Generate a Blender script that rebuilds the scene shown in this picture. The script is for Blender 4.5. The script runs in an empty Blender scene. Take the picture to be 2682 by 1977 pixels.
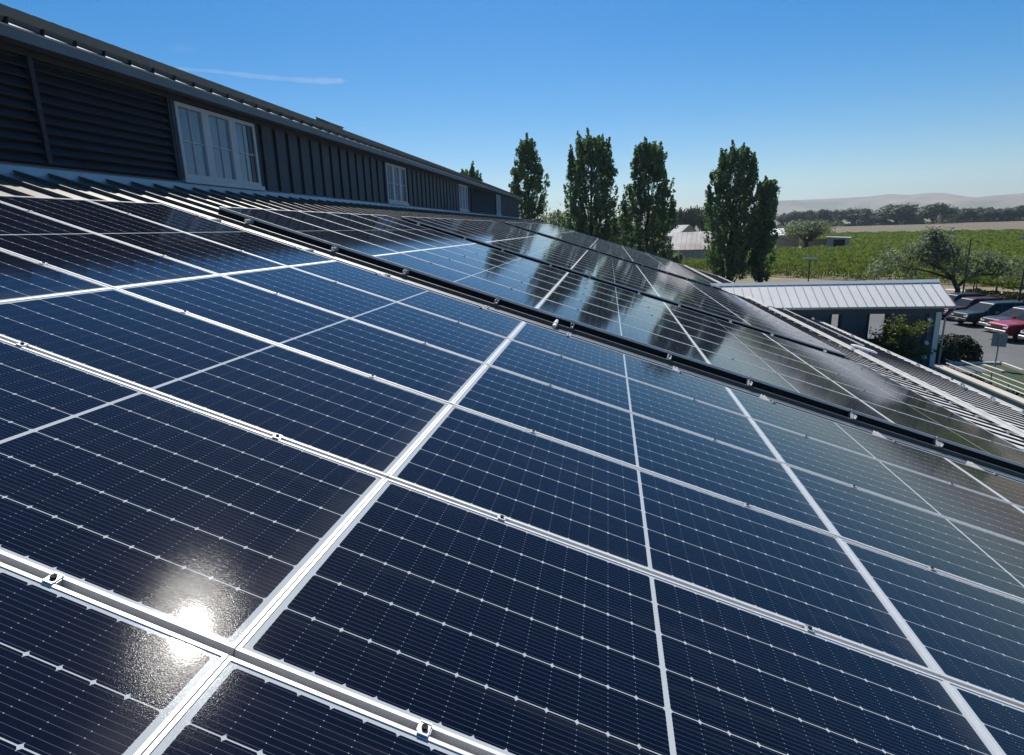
import bpy, math, random
import numpy as np
from mathutils import Vector, Matrix
sc = bpy.context.scene
COL = sc.collection
R = math.radians
rnd = random.Random(7)

# ------------------------------------------------------------------ camera
cam_d = bpy.data.cameras.new("camera"); cam = bpy.data.objects.new("camera", cam_d); COL.objects.link(cam)
CAM = Vector((-1.189, -0.973, 1.063))
MR = ((0.18323927, -0.98244151, -0.03510056), (-0.24102797, -0.01028251, -0.9704637), (0.9530629, 0.18628727, -0.23868005))  # image right, image down, forward
rt, dn, fw = (Vector(v).normalized() for v in MR)
m = Matrix.Identity(4)
for i in range(3):
    m[i][0] = rt[i]; m[i][1] = -dn[i]; m[i][2] = -fw[i]; m[i][3] = CAM[i]
cam.matrix_world = m
cam_d.sensor_fit = 'HORIZONTAL'; cam_d.sensor_width = 36.0
cam_d.lens = 36.0 * 1540.94 / 2682.0
cam_d.shift_x = 0.01665; cam_d.shift_y = -0.0015
cam_d.clip_start = 0.05; cam_d.clip_end = 60000
sc.camera = cam

# ------------------------------------------------------------------ world, sun, exposure
SUN_EL, SUN_AZ = 50.4, 12.4          # azimuth from +X (along the roof) towards +Y (the upper building)
w = bpy.data.worlds.new("World"); sc.world = w; w.use_nodes = True
nt = w.node_tree
sky = nt.nodes.new("ShaderNodeTexSky"); sky.sky_type = 'NISHITA'; sky.sun_disc = False
sky.sun_elevation = R(SUN_EL); sky.sun_rotation = R(90 - SUN_AZ)
sky.air_density = 1.0; sky.dust_density = 0.25; sky.ozone_density = 4.5; sky.altitude = 50
bg = nt.nodes["Background"]; bg.inputs[1].default_value = 0.072
hs = nt.nodes.new("ShaderNodeHueSaturation"); hs.inputs['Saturation'].default_value = 1.5
nt.links.new(sky.outputs[0], hs.inputs['Color']); nt.links.new(hs.outputs[0], bg.inputs[0])
sd = bpy.data.lights.new("sun", 'SUN'); so = bpy.data.objects.new("sun", sd); COL.objects.link(so)
sd.energy = 4.0; sd.angle = R(0.53); sd.color = (1.0, 0.95, 0.87)
sv = Vector((math.cos(R(SUN_EL)) * math.cos(R(SUN_AZ)), math.cos(R(SUN_EL)) * math.sin(R(SUN_AZ)), math.sin(R(SUN_EL))))
so.rotation_euler = sv.to_track_quat('Z', 'Y').to_euler(); so.location = (0, 0, 30)
sc.view_settings.view_transform = 'Standard'; sc.view_settings.look = 'None'
sc.view_settings.exposure = 0.42; sc.view_settings.gamma = 1.0
sc.cycles.max_bounces = 6; sc.cycles.diffuse_bounces = 2; sc.cycles.glossy_bounces = 3
sc.cycles.transmission_bounces = 4; sc.cycles.transparent_max_bounces = 6; sc.cycles.volume_bounces = 0
sc.cycles.caustics_reflective = False; sc.cycles.caustics_refractive = False
sc.cycles.sample_clamp_indirect = 6.0
sc.cycles.use_denoising = True

# ------------------------------------------------------------------ helpers
def tag(o, label=None, cat=None, group=None, kind=None):
    if label: o['label'] = label
    if cat: o['category'] = cat
    if group: o['group'] = group
    if kind: o['kind'] = kind
    return o
def empty(name, loc=(0, 0, 0), rot=(0, 0, 0), label=None, cat=None, group=None):
    o = bpy.data.objects.new(name, None); COL.objects.link(o)
    o.location = loc; o.rotation_euler = rot; o.empty_display_size = 0.3
    return tag(o, label, cat, group)
class MB:
    """collects geometry for one mesh object"""
    def __init__(s): s.v = []; s.f = []; s.mi = []
    def poly(s, pts, mi=0):
        b = len(s.v); s.v += [tuple(p) for p in pts]; s.f.append(tuple(range(b, b + len(pts)))); s.mi.append(mi); return s
    def box(s, x0, x1, y0, y1, z0, z1, mi=0):
        b = len(s.v)
        s.v += [(x0, y0, z0), (x1, y0, z0), (x1, y1, z0), (x0, y1, z0), (x0, y0, z1), (x1, y0, z1), (x1, y1, z1), (x0, y1, z1)]
        for q in ((3, 2, 1, 0), (4, 5, 6, 7), (0, 1, 5, 4), (1, 2, 6, 5), (2, 3, 7, 6), (3, 0, 4, 7)):
            s.f.append(tuple(b + i for i in q)); s.mi.append(mi)
        return s
    def prism(s, prof, axis, a0, a1, mi=0, caps=True):
        """profile of (p,q) pairs extruded along axis 0/1/2 from a0 to a1"""
        def P(pq, a):
            l = [pq[0], pq[1]]; l.insert(axis, a); return tuple(l)
        n = len(prof); b = len(s.v)
        s.v += [P(p, a0) for p in prof] + [P(p, a1) for p in prof]
        for i in range(n):
            j = (i + 1) % n; s.f.append((b + i, b + j, b + n + j, b + n + i)); s.mi.append(mi)
        if caps:
            s.f.append(tuple(b + i for i in reversed(range(n)))); s.mi.append(mi)
            s.f.append(tuple(b + n + i for i in range(n))); s.mi.append(mi)
        return s
    def tube(s, pts, radii, n=7, mi=0, cap=True):
        pts = [Vector(p) for p in pts]
        if not hasattr(radii, '__len__'): radii = [radii] * len(pts)
        b = len(s.v)
        for k, p in enumerate(pts):
            t = (pts[min(k + 1, len(pts) - 1)] - pts[max(k - 1, 0)]).normalized()
            a = t.cross(Vector((0, 0, 1)))
            if a.length < 0.05: a = t.cross(Vector((1, 0, 0)))
            a.normalize(); c = t.cross(a)
            for i in range(n):
                an = 2 * math.pi * i / n
                s.v.append(tuple(p + (a * math.cos(an) + c * math.sin(an)) * radii[k]))
        for k in range(len(pts) - 1):
            for i in range(n):
                j = (i + 1) % n
                s.f.append((b + k * n + i, b + k * n + j, b + (k + 1) * n + j, b + (k + 1) * n + i)); s.mi.append(mi)
        if cap:
            s.f.append(tuple(b + i for i in reversed(range(n)))); s.mi.append(mi)
            e = b + (len(pts) - 1) * n; s.f.append(tuple(e + i for i in range(n))); s.mi.append(mi)
        return s
    def disc(s, c, r, z0, z1, n=20, axis=2, mi=0):
        pr = [(c[0] + r * math.cos(2 * math.pi * i / n), c[1] + r * math.sin(2 * math.pi * i / n)) for i in range(n)]
        return s.prism(pr, axis, z0, z1, mi)
    def mesh(s, name, mats):
        me = bpy.data.meshes.new(name); me.from_pydata(s.v, [], s.f)
        for mm in (mats if isinstance(mats, (list, tuple)) else [mats]): me.materials.append(mm)
        if any(s.mi): me.polygons.foreach_set('material_index', s.mi)
        me.validate(); me.update(); return me
    def build(s, name, mats, parent=None, smooth=False, bevel=0, loc=None, rot=None):
        me = s.mesh(name, mats)
        if smooth: me.polygons.foreach_set('use_smooth', [True] * len(me.polygons))
        o = bpy.data.objects.new(name, me); COL.objects.link(o)
        if parent: o.parent = parent
        if loc is not None: o.location = loc
        if rot is not None: o.rotation_euler = rot
        if bevel:
            b = o.modifiers.new("bevel", 'BEVEL'); b.width = bevel; b.segments = 2; b.limit_method = 'ANGLE'
        return o
def children(o): return [c for c in COL.objects if c.parent == o]
def copy_tree(o, kids, parent=None):
    c = o.copy(); COL.objects.link(c)
    if parent: c.parent = parent
    for ch, sub in kids: copy_tree(ch, sub, c)
    return c
def tree_of(o): return [(ch, tree_of(ch)) for ch in o.children]
def leafmesh(name, P, S, mat, nrm=None, up=0.0, seed=1, aspect=1.0):
    """many leaf-clump faces: centres P (n,3), sizes S (n)"""
    g = np.random.default_rng(seed); n = len(P)
    N = g.normal(size=(n, 3))
    if nrm is not None: N = N * 0.55 + nrm
    N[:, 2] += up
    N /= np.linalg.norm(N, axis=1)[:, None] + 1e-9
    A = np.cross(N, g.normal(size=(n, 3))); A /= np.linalg.norm(A, axis=1)[:, None] + 1e-9
    B = np.cross(N, A) * aspect
    S = np.asarray(S)[:, None]
    k1 = g.uniform(.6, 1.15, size=(n, 4, 1))
    V = np.stack([P + A * S * k1[:, 0], P + B * S * k1[:, 1], P - A * S * k1[:, 2], P - B * S * k1[:, 3]], 1).reshape(-1, 3)
    me = bpy.data.meshes.new(name)
    me.vertices.add(4 * n); me.vertices.foreach_set('co', V.astype(np.float32).ravel())
    me.loops.add(4 * n); me.loops.foreach_set('vertex_index', np.arange(4 * n, dtype=np.int32))
    me.polygons.add(n); me.polygons.foreach_set('loop_start', np.arange(0, 4 * n, 4, dtype=np.int32))
    me.materials.append(mat); me.update(calc_edges=True); me.validate()
    return me
def mobj(name, me, parent=None, loc=None):
    o = bpy.data.objects.new(name, me); COL.objects.link(o)
    if parent: o.parent = parent
    if loc is not None: o.location = loc
    return o

# ------------------------------------------------------------------ materials
def mat(name, col=(.5, .5, .5), rough=.6, metal=0.0, ior=1.45, coat=0, noise=None, nscale=4.0, bump=0, bscale=30, spec=None, stretch=None, tl=0, coord='Object'):
    mt = bpy.data.materials.new(name); mt.use_nodes = True
    t = mt.node_tree; b = t.nodes["Principled BSDF"]
    b.inputs["Base Color"].default_value = (*col, 1); b.inputs["Roughness"].default_value = rough
    b.inputs["Metallic"].default_value = metal; b.inputs["IOR"].default_value = ior
    if coat: b.inputs["Coat Weight"].default_value = coat; b.inputs["Coat Roughness"].default_value = .05
    if spec is not None: b.inputs["Specular IOR Level"].default_value = spec
    tc = t.nodes.new("ShaderNodeTexCoord"); src = tc.outputs[coord]
    if stretch:
        mp = t.nodes.new("ShaderNodeMapping"); mp.inputs["Scale"].default_value = stretch
        t.links.new(src, mp.inputs[0]); src = mp.outputs[0]
    if noise:
        n = t.nodes.new("ShaderNodeTexNoise"); n.inputs["Scale"].default_value = nscale; n.inputs["Detail"].default_value = 6
        n.inputs["Roughness"].default_value = .65
        r = t.nodes.new("ShaderNodeValToRGB"); r.color_ramp.elements[0].position = .33; r.color_ramp.elements[1].position = .67
        r.color_ramp.elements[0].color = (*col, 1); r.color_ramp.elements[1].color = (*noise, 1)
        t.links.new(src, n.inputs[0]); t.links.new(n.outputs[0], r.inputs[0]); t.links.new(r.outputs[0], b.inputs["Base Color"])
    if bump:
        n2 = t.nodes.new("ShaderNodeTexNoise"); n2.inputs["Scale"].default_value = bscale; n2.inputs["Detail"].default_value = 4
        bp = t.nodes.new("ShaderNodeBump"); bp.inputs["Strength"].default_value = bump; bp.inputs["Distance"].default_value = .02
        t.links.new(src, n2.inputs[0]); t.links.new(n2.outputs[0], bp.inputs["Height"]); t.links.new(bp.outputs[0], b.inputs["Normal"])
    if tl:
        tr = t.nodes.new("ShaderNodeBsdfTranslucent"); tr.inputs[0].default_value = (col[0] * 1.6, col[1] * 1.7, col[2] * .9, 1)
        mx = t.nodes.new("ShaderNodeMixShader"); mx.inputs[0].default_value = tl
        t.links.new(b.outputs[0], mx.inputs[1]); t.links.new(tr.outputs[0], mx.inputs[2])
        t.links.new(mx.outputs[0], t.nodes["Material Output"].inputs[0])
    return mt
class X:
    """tiny expression builder for math nodes"""
    t = None
    def __init__(s, o): s.o = o
    @staticmethod
    def op(k, *a):
        n = X.t.nodes.new("ShaderNodeMath"); n.operation = k
        for i, x in enumerate(a):
            if isinstance(x, X): X.t.links.new(x.o, n.inputs[i])
            else: n.inputs[i].default_value = x
        return X(n.outputs[0])
    def __add__(s, b): return X.op('ADD', s, b)
    def __sub__(s, b): return X.op('SUBTRACT', s, b)
    def __rsub__(s, b): return X.op('SUBTRACT', b, s)
    def __mul__(s, b): return X.op('MULTIPLY', s, b)
    def lt(s, b): return X.op('LESS_THAN', s, b)
    def gt(s, b): return X.op('GREATER_THAN', s, b)
    def abs(s): return X.op('ABSOLUTE', s)
    def fract(s): return X.op('FRACT', s)
    def max(s, b): return X.op('MAXIMUM', s, b)
    def min(s, b): return X.op('MINIMUM', s, b)

PW, PL = 1.129, 2.466          # one solar panel
def glass_material():
    """half-cut cells behind dusty, lightly textured glass, in the panel's own coordinates (x across, y up the slope)"""
    mt = bpy.data.materials.new("solar_glass"); mt.use_nodes = True; t = mt.node_tree; X.t = t
    b = t.nodes["Principled BSDF"]
    tc = t.nodes.new("ShaderNodeTexCoord"); sp = t.nodes.new("ShaderNodeSeparateXYZ"); t.links.new(tc.outputs['Object'], sp.inputs[0])
    x, y = X(sp.outputs[0]), X(sp.outputs[1])
    cw = (PW - .045) / 6
    hm = .0095                                   # half of the middle strip
    ya = y.abs() - hm                           # 0 at the middle strip, grows to the short ends
    ch = (PL / 2 - .0325 - hm) / 13
    cx = (x + 3 * cw) * (1 / cw); cy = ya * (1 / ch)
    fx, fy = cx.fract(), cy.fract()
    dx = (0.5 - (fx - .5).abs()) * cw; dy = (0.5 - (fy - .5).abs()) * ch
    out = x.abs().gt(3 * cw).max(ya.gt(13 * ch)).max(ya.lt(0.0))
    gap = dx.lt(.0017)
    cham = (dx + dy).lt(.0085)
    white = out.max(gap).max(cham)
    bb = fx * 10.0
    bfr = (bb.fract() - .5).abs() * (cw / 10)
    ribbon = bfr.lt(.00045)
    px = bfr * bfr + dy * dy
    dots = px.lt(.0014 ** 2)
    rowgap = dy.lt(.0006)
    # colours
    def rgb(c):
        n = t.nodes.new("ShaderNodeRGB"); n.outputs[0].default_value = (*c, 1); return n.outputs[0]
    def mix(f, a, c):
        n = t.nodes.new("ShaderNodeMix"); n.data_type = 'RGBA'
        if isinstance(f, X): t.links.new(f.o, n.inputs[0])
        else: n.inputs[0].default_value = f
        t.links.new(a, n.inputs[6]); t.links.new(c, n.inputs[7]); return n.outputs[2]
    oi = t.nodes.new("ShaderNodeObjectInfo")
    n1 = t.nodes.new("ShaderNodeTexNoise"); n1.inputs["Scale"].default_value = 1.3; t.links.new(tc.outputs['Object'], n1.inputs[0])
    cell = mix(X(oi.outputs['Random']), rgb((.0012, .0040, .016)), rgb((.0022, .0056, .021)))
    cell = mix(X(n1.outputs[0]), cell, rgb((.0024, .004, .011)))
    c = mix(rowgap, cell, rgb((.005, .009, .024)))
    c = mix(ribbon, c, rgb((.085, .10, .125)))
    c = mix(dots, c, rgb((.36, .39, .42)))
    c = mix(white, c, rgb((.46, .49, .50)))
    # dust film, dried drops and wiped streaks, different on every panel
    ofs = t.nodes.new("ShaderNodeCombineXYZ"); t.links.new((X(oi.outputs['Random']) * 60.0).o, ofs.inputs[0]); t.links.new((X(oi.outputs['Random']) * 37.0).o, ofs.inputs[1])
    va = t.nodes.new("ShaderNodeVectorMath"); va.operation = 'ADD'; t.links.new(tc.outputs['Object'], va.inputs[0]); t.links.new(ofs.outputs[0], va.inputs[1]); pv = va.outputs[0]
    n3 = t.nodes.new("ShaderNodeTexNoise"); n3.inputs["Scale"].default_value = 2.2; n3.inputs["Detail"].default_value = 8
    t.links.new(pv, n3.inputs[0])
    mp = t.nodes.new("ShaderNodeMapping"); mp.inputs["Scale"].default_value = (16, .9, 1); t.links.new(pv, mp.inputs[0])
    n4 = t.nodes.new("ShaderNodeTexNoise"); n4.inputs["Scale"].default_value = 1.0; n4.inputs["Detail"].default_value = 5; t.links.new(mp.outputs[0], n4.inputs[0])
    streak = X.op('MULTIPLY', (X(n4.outputs[0]) - .56).max(0.0), .10)
    c = mix(X(n3.outputs[0]) * 0.007 + streak, c, rgb((.42, .40, .38)))
    edge = (y * -1.0 - (PL / 2 - .16)).max(0.0) * X(n3.outputs[0]) * .9
    c = mix(edge, c, rgb((.36, .33, .29)))
    vo = t.nodes.new("ShaderNodeTexVoronoi"); vo.inputs["Scale"].default_value = 5.5; t.links.new(pv, vo.inputs[0])
    vsep = t.nodes.new("ShaderNodeSeparateColor"); t.links.new(vo.outputs['Color'], vsep.inputs[0])
    drop = X(vo.outputs['Distance']).lt(X(vsep.outputs[0]) * .034 - .013)
    c = mix(drop * .55, c, rgb((.50, .48, .44)))
    t.links.new(c, b.inputs["Base Color"])
    b.inputs["IOR"].default_value = 1.25
    b.inputs["Roughness"].default_value = .13
    rr = X(n3.outputs[0]) * .03 + .030
    t.links.new(rr.o, b.inputs["Roughness"])
    # prismatic solar-glass texture: tiny dimples
    n2 = t.nodes.new("ShaderNodeTexNoise"); n2.inputs["Scale"].default_value = 170; n2.inputs["Detail"].default_value = 3
    t.links.new(tc.outputs['Object'], n2.inputs[0])
    bp = t.nodes.new("ShaderNodeBump"); bp.inputs["Strength"].default_value = .026; bp.inputs["Distance"].default_value = .004
    t.links.new(n2.outputs[0], bp.inputs["Height"]); t.links.new(bp.outputs[0], b.inputs["Normal"])
    # anti-reflection coating: a weak wide sparkle round the sun
    n6 = t.nodes.new("ShaderNodeTexNoise"); n6.inputs["Scale"].default_value = 400; n6.inputs["Detail"].default_value = 1
    t.links.new(tc.outputs['Object'], n6.inputs[0])
    b2 = t.nodes.new("ShaderNodeBump"); b2.inputs["Strength"].default_value = .060; b2.inputs["Distance"].default_value = .004
    t.links.new(n6.outputs[0], b2.inputs["Height"]); t.links.new(b2.outputs[0], b.inputs["Coat Normal"])
    b.inputs["Coat Weight"].default_value = .04; b.inputs["Coat Tint"].default_value = (1.0, .96, 1.0, 1); b.inputs["Coat Roughness"].default_value = .10; b.inputs["Coat IOR"].default_value = 1.4
    b.inputs["Coat Tint"].default_value = (1, 1, 1, 1)
    return mt
M = {}
M['glass'] = glass_material()
M['alu'] = mat('anodised_aluminium', (.76, .76, .75), .48, .30, noise=(.66, .66, .65), nscale=9, stretch=(3, 3, 3), bump=.02, bscale=60)
M['alu_dull'] = mat('dull_aluminium', (.55, .56, .56), .5, .6)
M['mesh'] = mat('black_guard_mesh', (.010, .011, .013), .7, bump=.9, bscale=120)
M['roof'] = mat('galvanised_roof', (.78, .77, .73), .30, .90, noise=(.68, .67, .64), nscale=1.2, stretch=(3, .25, 1))
M['roof_up'] = mat('weathered_upper_roof', (.70, .70, .66), .7, 0, noise=(.60, .60, .57), nscale=1.5, spec=.2)
M['ridge'] = mat('ridge_and_shaded_ribs', (.085, .095, .088), .9, spec=.1)  # dark ridge cap; on the upper ribs this colour paints in their shade
M['seam'] = mat('shaded_seam_side', (.11, .11, .105), .6, .2)  # shade put into the colour: seam sides painted darker than their tops
M['eave'] = mat('pale_eave_sheet', (.80, .78, .73), .55, 0, noise=(.70, .68, .64), nscale=1.3, stretch=(2, .3, 1))
M['rib_shade'] = mat('rib_painted_shade', (.022, .023, .025), .6)  # near-black paints the ribs' shaded faces and the shadow stripes beside them
M['siding'] = mat('slate_siding', (.056, .062, .072), .6, noise=(.036, .041, .049), nscale=1.2, stretch=(2.5, 1, .22))
M['louver'] = mat('dark_louver', (.022, .024, .029), .65, noise=(.033, .038, .046), nscale=3)
M['fascia'] = mat('grey_fascia', (.16, .185, .20), .55, noise=(.13, .155, .17), nscale=2)
M['flash'] = mat('pale_flashing', (.40, .45, .48), .4, .3, noise=(.34, .39, .43), nscale=2)
M['wframe'] = mat('white_window_frame', (.50, .53, .56), .5)
M['pane'] = mat('window_glass', (.24, .30, .36), .08, ior=1.6, noise=(.17, .22, .27), nscale=1.2)
M['pane_dark'] = mat('open_window_dark', (.01, .012, .014), .3)
M['cwhite'] = mat('white_painted_metal', (.78, .77, .73), .4)
M['zinc'] = mat('zinc_carport_roof', (.90, .87, .80), .45, .0, noise=(.80, .77, .72), nscale=1.1)
M['cwall'] = mat('slate_blue_wall', (.11, .122, .135), .7, noise=(.09, .102, .115), nscale=2)
M['cdark'] = mat('dark_steel', (.035, .042, .052), .55)
M['concrete'] = mat('concrete', (.60, .56, .48), .9, noise=(.50, .47, .41), nscale=1.5, bump=.15)
M['kerb'] = mat('kerb_concrete', (.60, .58, .53), .85)
M['asphalt'] = mat('asphalt', (.150, .152, .150), .9, noise=(.115, .117, .117), nscale=.35, bump=.1, bscale=40)
M['dirt'] = mat('dry_ground', (.27, .225, .145), .95, noise=(.17, .155, .09), nscale=.12, bump=.3, bscale=2)
M['brown'] = mat('brown_field', (.19, .145, .095), .95, noise=(.15, .13, .075), nscale=.02, stretch=(1, 1, 1))
M['grass'] = mat('lawn', (.060, .085, .024), .9, noise=(.030, .050, .014), nscale=.8, bump=.5, bscale=30)
M['road'] = mat('pale_road', (.5, .49, .46), .9)
M['post'] = mat('galvanised_post', (.35, .36, .36), .5, .5)
M['rust'] = mat('rusty_tin_roof', (.62, .61, .59), .6, .1, noise=(.40, .30, .23), nscale=.35, stretch=(1, 1, .6))
M['barnwall'] = mat('weathered_white_boards', (.42, .43, .43), .85, noise=(.30, .31, .32), nscale=1.2, stretch=(4, 4, .4))
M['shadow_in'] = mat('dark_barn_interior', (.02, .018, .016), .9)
M['bark'] = mat('bark', (.10, .075, .055), .9, noise=(.055, .042, .032), nscale=3, stretch=(1, 1, .2), bump=.4, bscale=12)
M['leaf_poplar'] = mat('poplar_leaves', (.095, .150, .080), .6, noise=(.155, .225, .120), nscale=.5, tl=.44, spec=.3)
M['leaf_oak'] = mat('oak_leaves', (.060, .082, .045), .6, noise=(.10, .125, .065), nscale=.2, tl=.3)
M['leaf_olive'] = mat('olive_leaves', (.19, .22, .165), .6, noise=(.13, .165, .11), nscale=.6, tl=.35)
M['leaf_vine'] = mat('vine_leaves', (.135, .180, .040), .8, noise=(.195, .215, .058), nscale=.08, tl=.34, spec=.12)
M['leaf_hedge'] = mat('hedge_leaves', (.018, .030, .013), .6, noise=(.030, .045, .018), nscale=2, tl=.15)
M['leaf_yellow'] = mat('yellow_green_leaves', (.10, .125, .03), .6, noise=(.06, .085, .025), nscale=1.2, tl=.35)
M['weed'] = mat('dry_weed', (.17, .15, .075), .9, noise=(.11, .12, .055), nscale=1.2, spec=.1)
M['tyre'] = mat('tyre_rubber', (.015, .015, .015), .8)
M['rim'] = mat('alloy_rim', (.45, .45, .46), .35, .8)
M['chrome'] = mat('chrome', (.40, .40, .41), .25, 1.0)
M['carglass'] = mat('car_glass', (.008, .016, .017), .12, ior=1.35)
M['lamp'] = mat('headlight', (.8, .8, .8), .15, coat=.5)
M['blacktrim'] = mat('black_trim', (.015, .015, .016), .5)
M['plate'] = mat('plate', (.75, .75, .75), .5)
def paint(n, c): return mat(n, c, .4, .1, coat=.35)
M['p_red'] = paint('red_paint', (.35, .016, .03)); M['p_maroon'] = paint('maroon_paint', (.10, .012, .018))
M['p_green'] = paint('dark_green_paint', (.018, .032, .032)); M['p_silver'] = paint('dark_grey_paint', (.045, .045, .055))
M['p_black'] = paint('black_paint', (.012, .013, .016))
M['stem'] = mat('vine_wood', (.09, .065, .045), .9)

TH = R(18.43); ROT = (TH, 0, 0); cT, sT = math.cos(TH), math.sin(TH)
def RP(u, s, h=0.0):      # roof coordinates: u along the building, s down the slope, h off the panel plane
    return Vector((u, -cT * s - sT * h, -sT * s + cT * h))
G = -6.737                # ground level

# ================================================================== MAIN BUILDING
bld = empty("main_building", (20, 0, G), (0, 0, 0), "long metal roofed barn with dark clerestory wall carrying the solar arrays", "building")
INV = Vector((-20, 0, -G))
def bpart(mb, name, mats, parent=None, roof=False, **k):
    """part of the building, given in world or roof coordinates"""
    o = mb.build(name, mats, parent or bld, **k)
    o.location = INV if (parent is None) else (0, 0, 0)
    if roof: o.rotation_euler = ROT
    return o
PAN = -.145; RH = .05; PITCH = .48; U0, U1, S0, S1 = -9.0, 61.3, -6.80, 12.35
def ribbed(mb, u0, u1, y0, y1, z, pitch, h, half=.017, top=.014, phase=.11, alltop=False):
    u = u0; xs = [(u0, z)]
    k = math.ceil((u0 + half - phase) / pitch)
    while phase + k * pitch + half < u1:
        c = phase + k * pitch
        xs += [(c - half, z), (c - top, z + h), (c + top, z + h), (c + half, z)]; k += 1
    xs.append((u1, z))
    for (a, za), (b, zb) in zip(xs[:-1], xs[1:]):
        mb.poly([(a, y0, za), (b, y0, zb), (b, y1, zb), (a, y1, za)], 1 if (abs(za - zb) > .01 or (alltop and za > z + .01)) else 0)  # second material slot paints shade onto rib faces
    return mb
SB = 7.72
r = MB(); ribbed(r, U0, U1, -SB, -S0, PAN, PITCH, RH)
r.box(U0 + .01, U1 - .01, -S1 + .02, -S0 - .02, PAN - .16, PAN - .006)
r.box(U1, U1 + .05, -S1, -S0 + .3, PAN - .16, PAN + .05)
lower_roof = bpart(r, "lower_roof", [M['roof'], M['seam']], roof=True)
ev = MB(); ev.box(U0, U1, -S1, -SB - .004, PAN - .012, PAN - .004)
bpart(ev, "eave_roof", M['eave'], roof=True)
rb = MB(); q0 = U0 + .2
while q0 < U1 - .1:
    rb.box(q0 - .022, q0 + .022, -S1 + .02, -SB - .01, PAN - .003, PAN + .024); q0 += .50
bpart(rb, "roof_ribs", M['rib_shade'], roof=True)
# gutter along the eave in lengths
g_ = MB()
for a, b in ((-6, 19.3), (19.42, 34.4), (34.62, 61.2)):
    prof = [(-S1 - .01, PAN + .04), (-S1 - .01, PAN - .10), (-S1 - .15, PAN - .10), (-S1 - .15, PAN + .075), (-S1 - .128, PAN + .075), (-S1 - .128, PAN - .085), (-S1 - .028, PAN - .085), (-S1 - .028, PAN + .04)]
    g_.prism(prof, 0, a, b)
bpart(g_, "gutter", M['cwhite'], roof=True)
# lower wall
lw = MB(); yE = RP(0, 11.6)[1]; lw.box(U0 + .5, U1 - .8, yE - .2, yE, G, RP(0, 11.6, PAN - .2)[2])
lw.box(U1 - .8, U1 - .6, yE, 6.47, G, RP(0, 11.6, PAN - .2)[2])
bpart(lw, "lower_wall", M['cwall'])
# clerestory
YW = 6.47; WE = 49.6; ZB, ZT = 1.98, 3.56
cw = MB()
cw.box(U0, WE, YW, YW + .12, ZB, ZT)
openings = [(3.05, 8.46), (8.46, 11.08), (18.6, 20.85), (28.75, 30.95), (31.45, 38.95), (38.95, 41.05)]
def siding(a, b):
    u = a
    while u < b - .05:
        cw.box(u + .17, min(u + .56, b), YW - .055, YW + .01, ZB + .12, ZT - .02)
        u += .56
siding(11.12, 18.58); siding(20.87, 28.73); siding(41.07, WE - .05); siding(-8.9, 3.0); siding(30.97, 31.43)
cw.box(U0, WE, YW - .07, YW + .01, ZT - .10, ZT - .003)
bpart(cw, "clerestory_wall", M['siding'])
fl = MB()
fl.prism([(YW - .10, ZB - .06), (YW - .075, ZB + .10), (YW - .03, ZB + .14), (YW + .02, ZB + .14), (YW + .02, ZB - .06)], 0, U0, WE + .05)
bpart(fl, "base_flashing", M['flash'])
ew_ = MB(); ew_.box(WE - .12, WE - .002, YW + .12, YW + 13.4, ZB, ZT - .05)
ew_.poly([(WE - .004, YW, ZT - .06), (WE - .004, YW + 13.4, ZT - .06), (WE - .004, YW + 6.7, ZT + 2.7)])
bpart(ew_, "end_wall", M['siding'])
# eave, fascia and upper roof
fa = MB(); YF = 6.11
fa.box(U0, WE + .35, YF, YF + .03, 3.525, 3.655)
fa.box(U0, WE + .35, YF + .03, YW + .05, ZT - .002, ZT + .02)
bpart(fa, "fascia", M['fascia'])
UP = math.atan(5 / 12)
ur = MB(); ribbed(ur, U0, WE + .4, 0, 7.35, 0, .475, .075, half=.04, top=.022, phase=.2, alltop=True)
ur.box(U0 + .01, WE + .39, .01, 7.34, -.09, -.006)
uro = ur.build("upper_roof", [M['roof_up'], M['ridge']], bld); uro.location = INV + Vector((0, YF - .015, 3.672)); uro.rotation_euler = (UP, 0, 0)
ur2 = MB(); ur2.box(U0, WE + .4, -7.35, -.01, -.09, 0)
uro2 = ur2.build("rear_roof", M['roof_up'], bld)
uro2.location = INV + Vector((0, YF - .015 + 2 * 7.35 * math.cos(UP), 3.672)); uro2.rotation_euler = (-UP, 0, 0)
uro2.location = INV + Vector((0, YF - .015 + 14.7 * math.cos(UP), 3.672))
uro2.rotation_euler = (0, 0, 0)
me = uro2.data
for v in me.vertices:      # a plain slope falling away behind the ridge
    yy = v.co.y; v.co.y = yy * math.cos(UP); v.co.z = v.co.z - yy * math.sin(UP)
rc = MB(); yr = YF - .015 + 7.35 * math.cos(UP); zr = 3.672 + 7.35 * math.sin(UP)
rc.prism([(yr - .16, zr - .035), (yr, zr + .075), (yr + .16, zr - .035), (yr, zr + .03)], 0, U0, WE + .42)
bpart(rc, "ridge_cap", M['ridge'])
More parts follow.
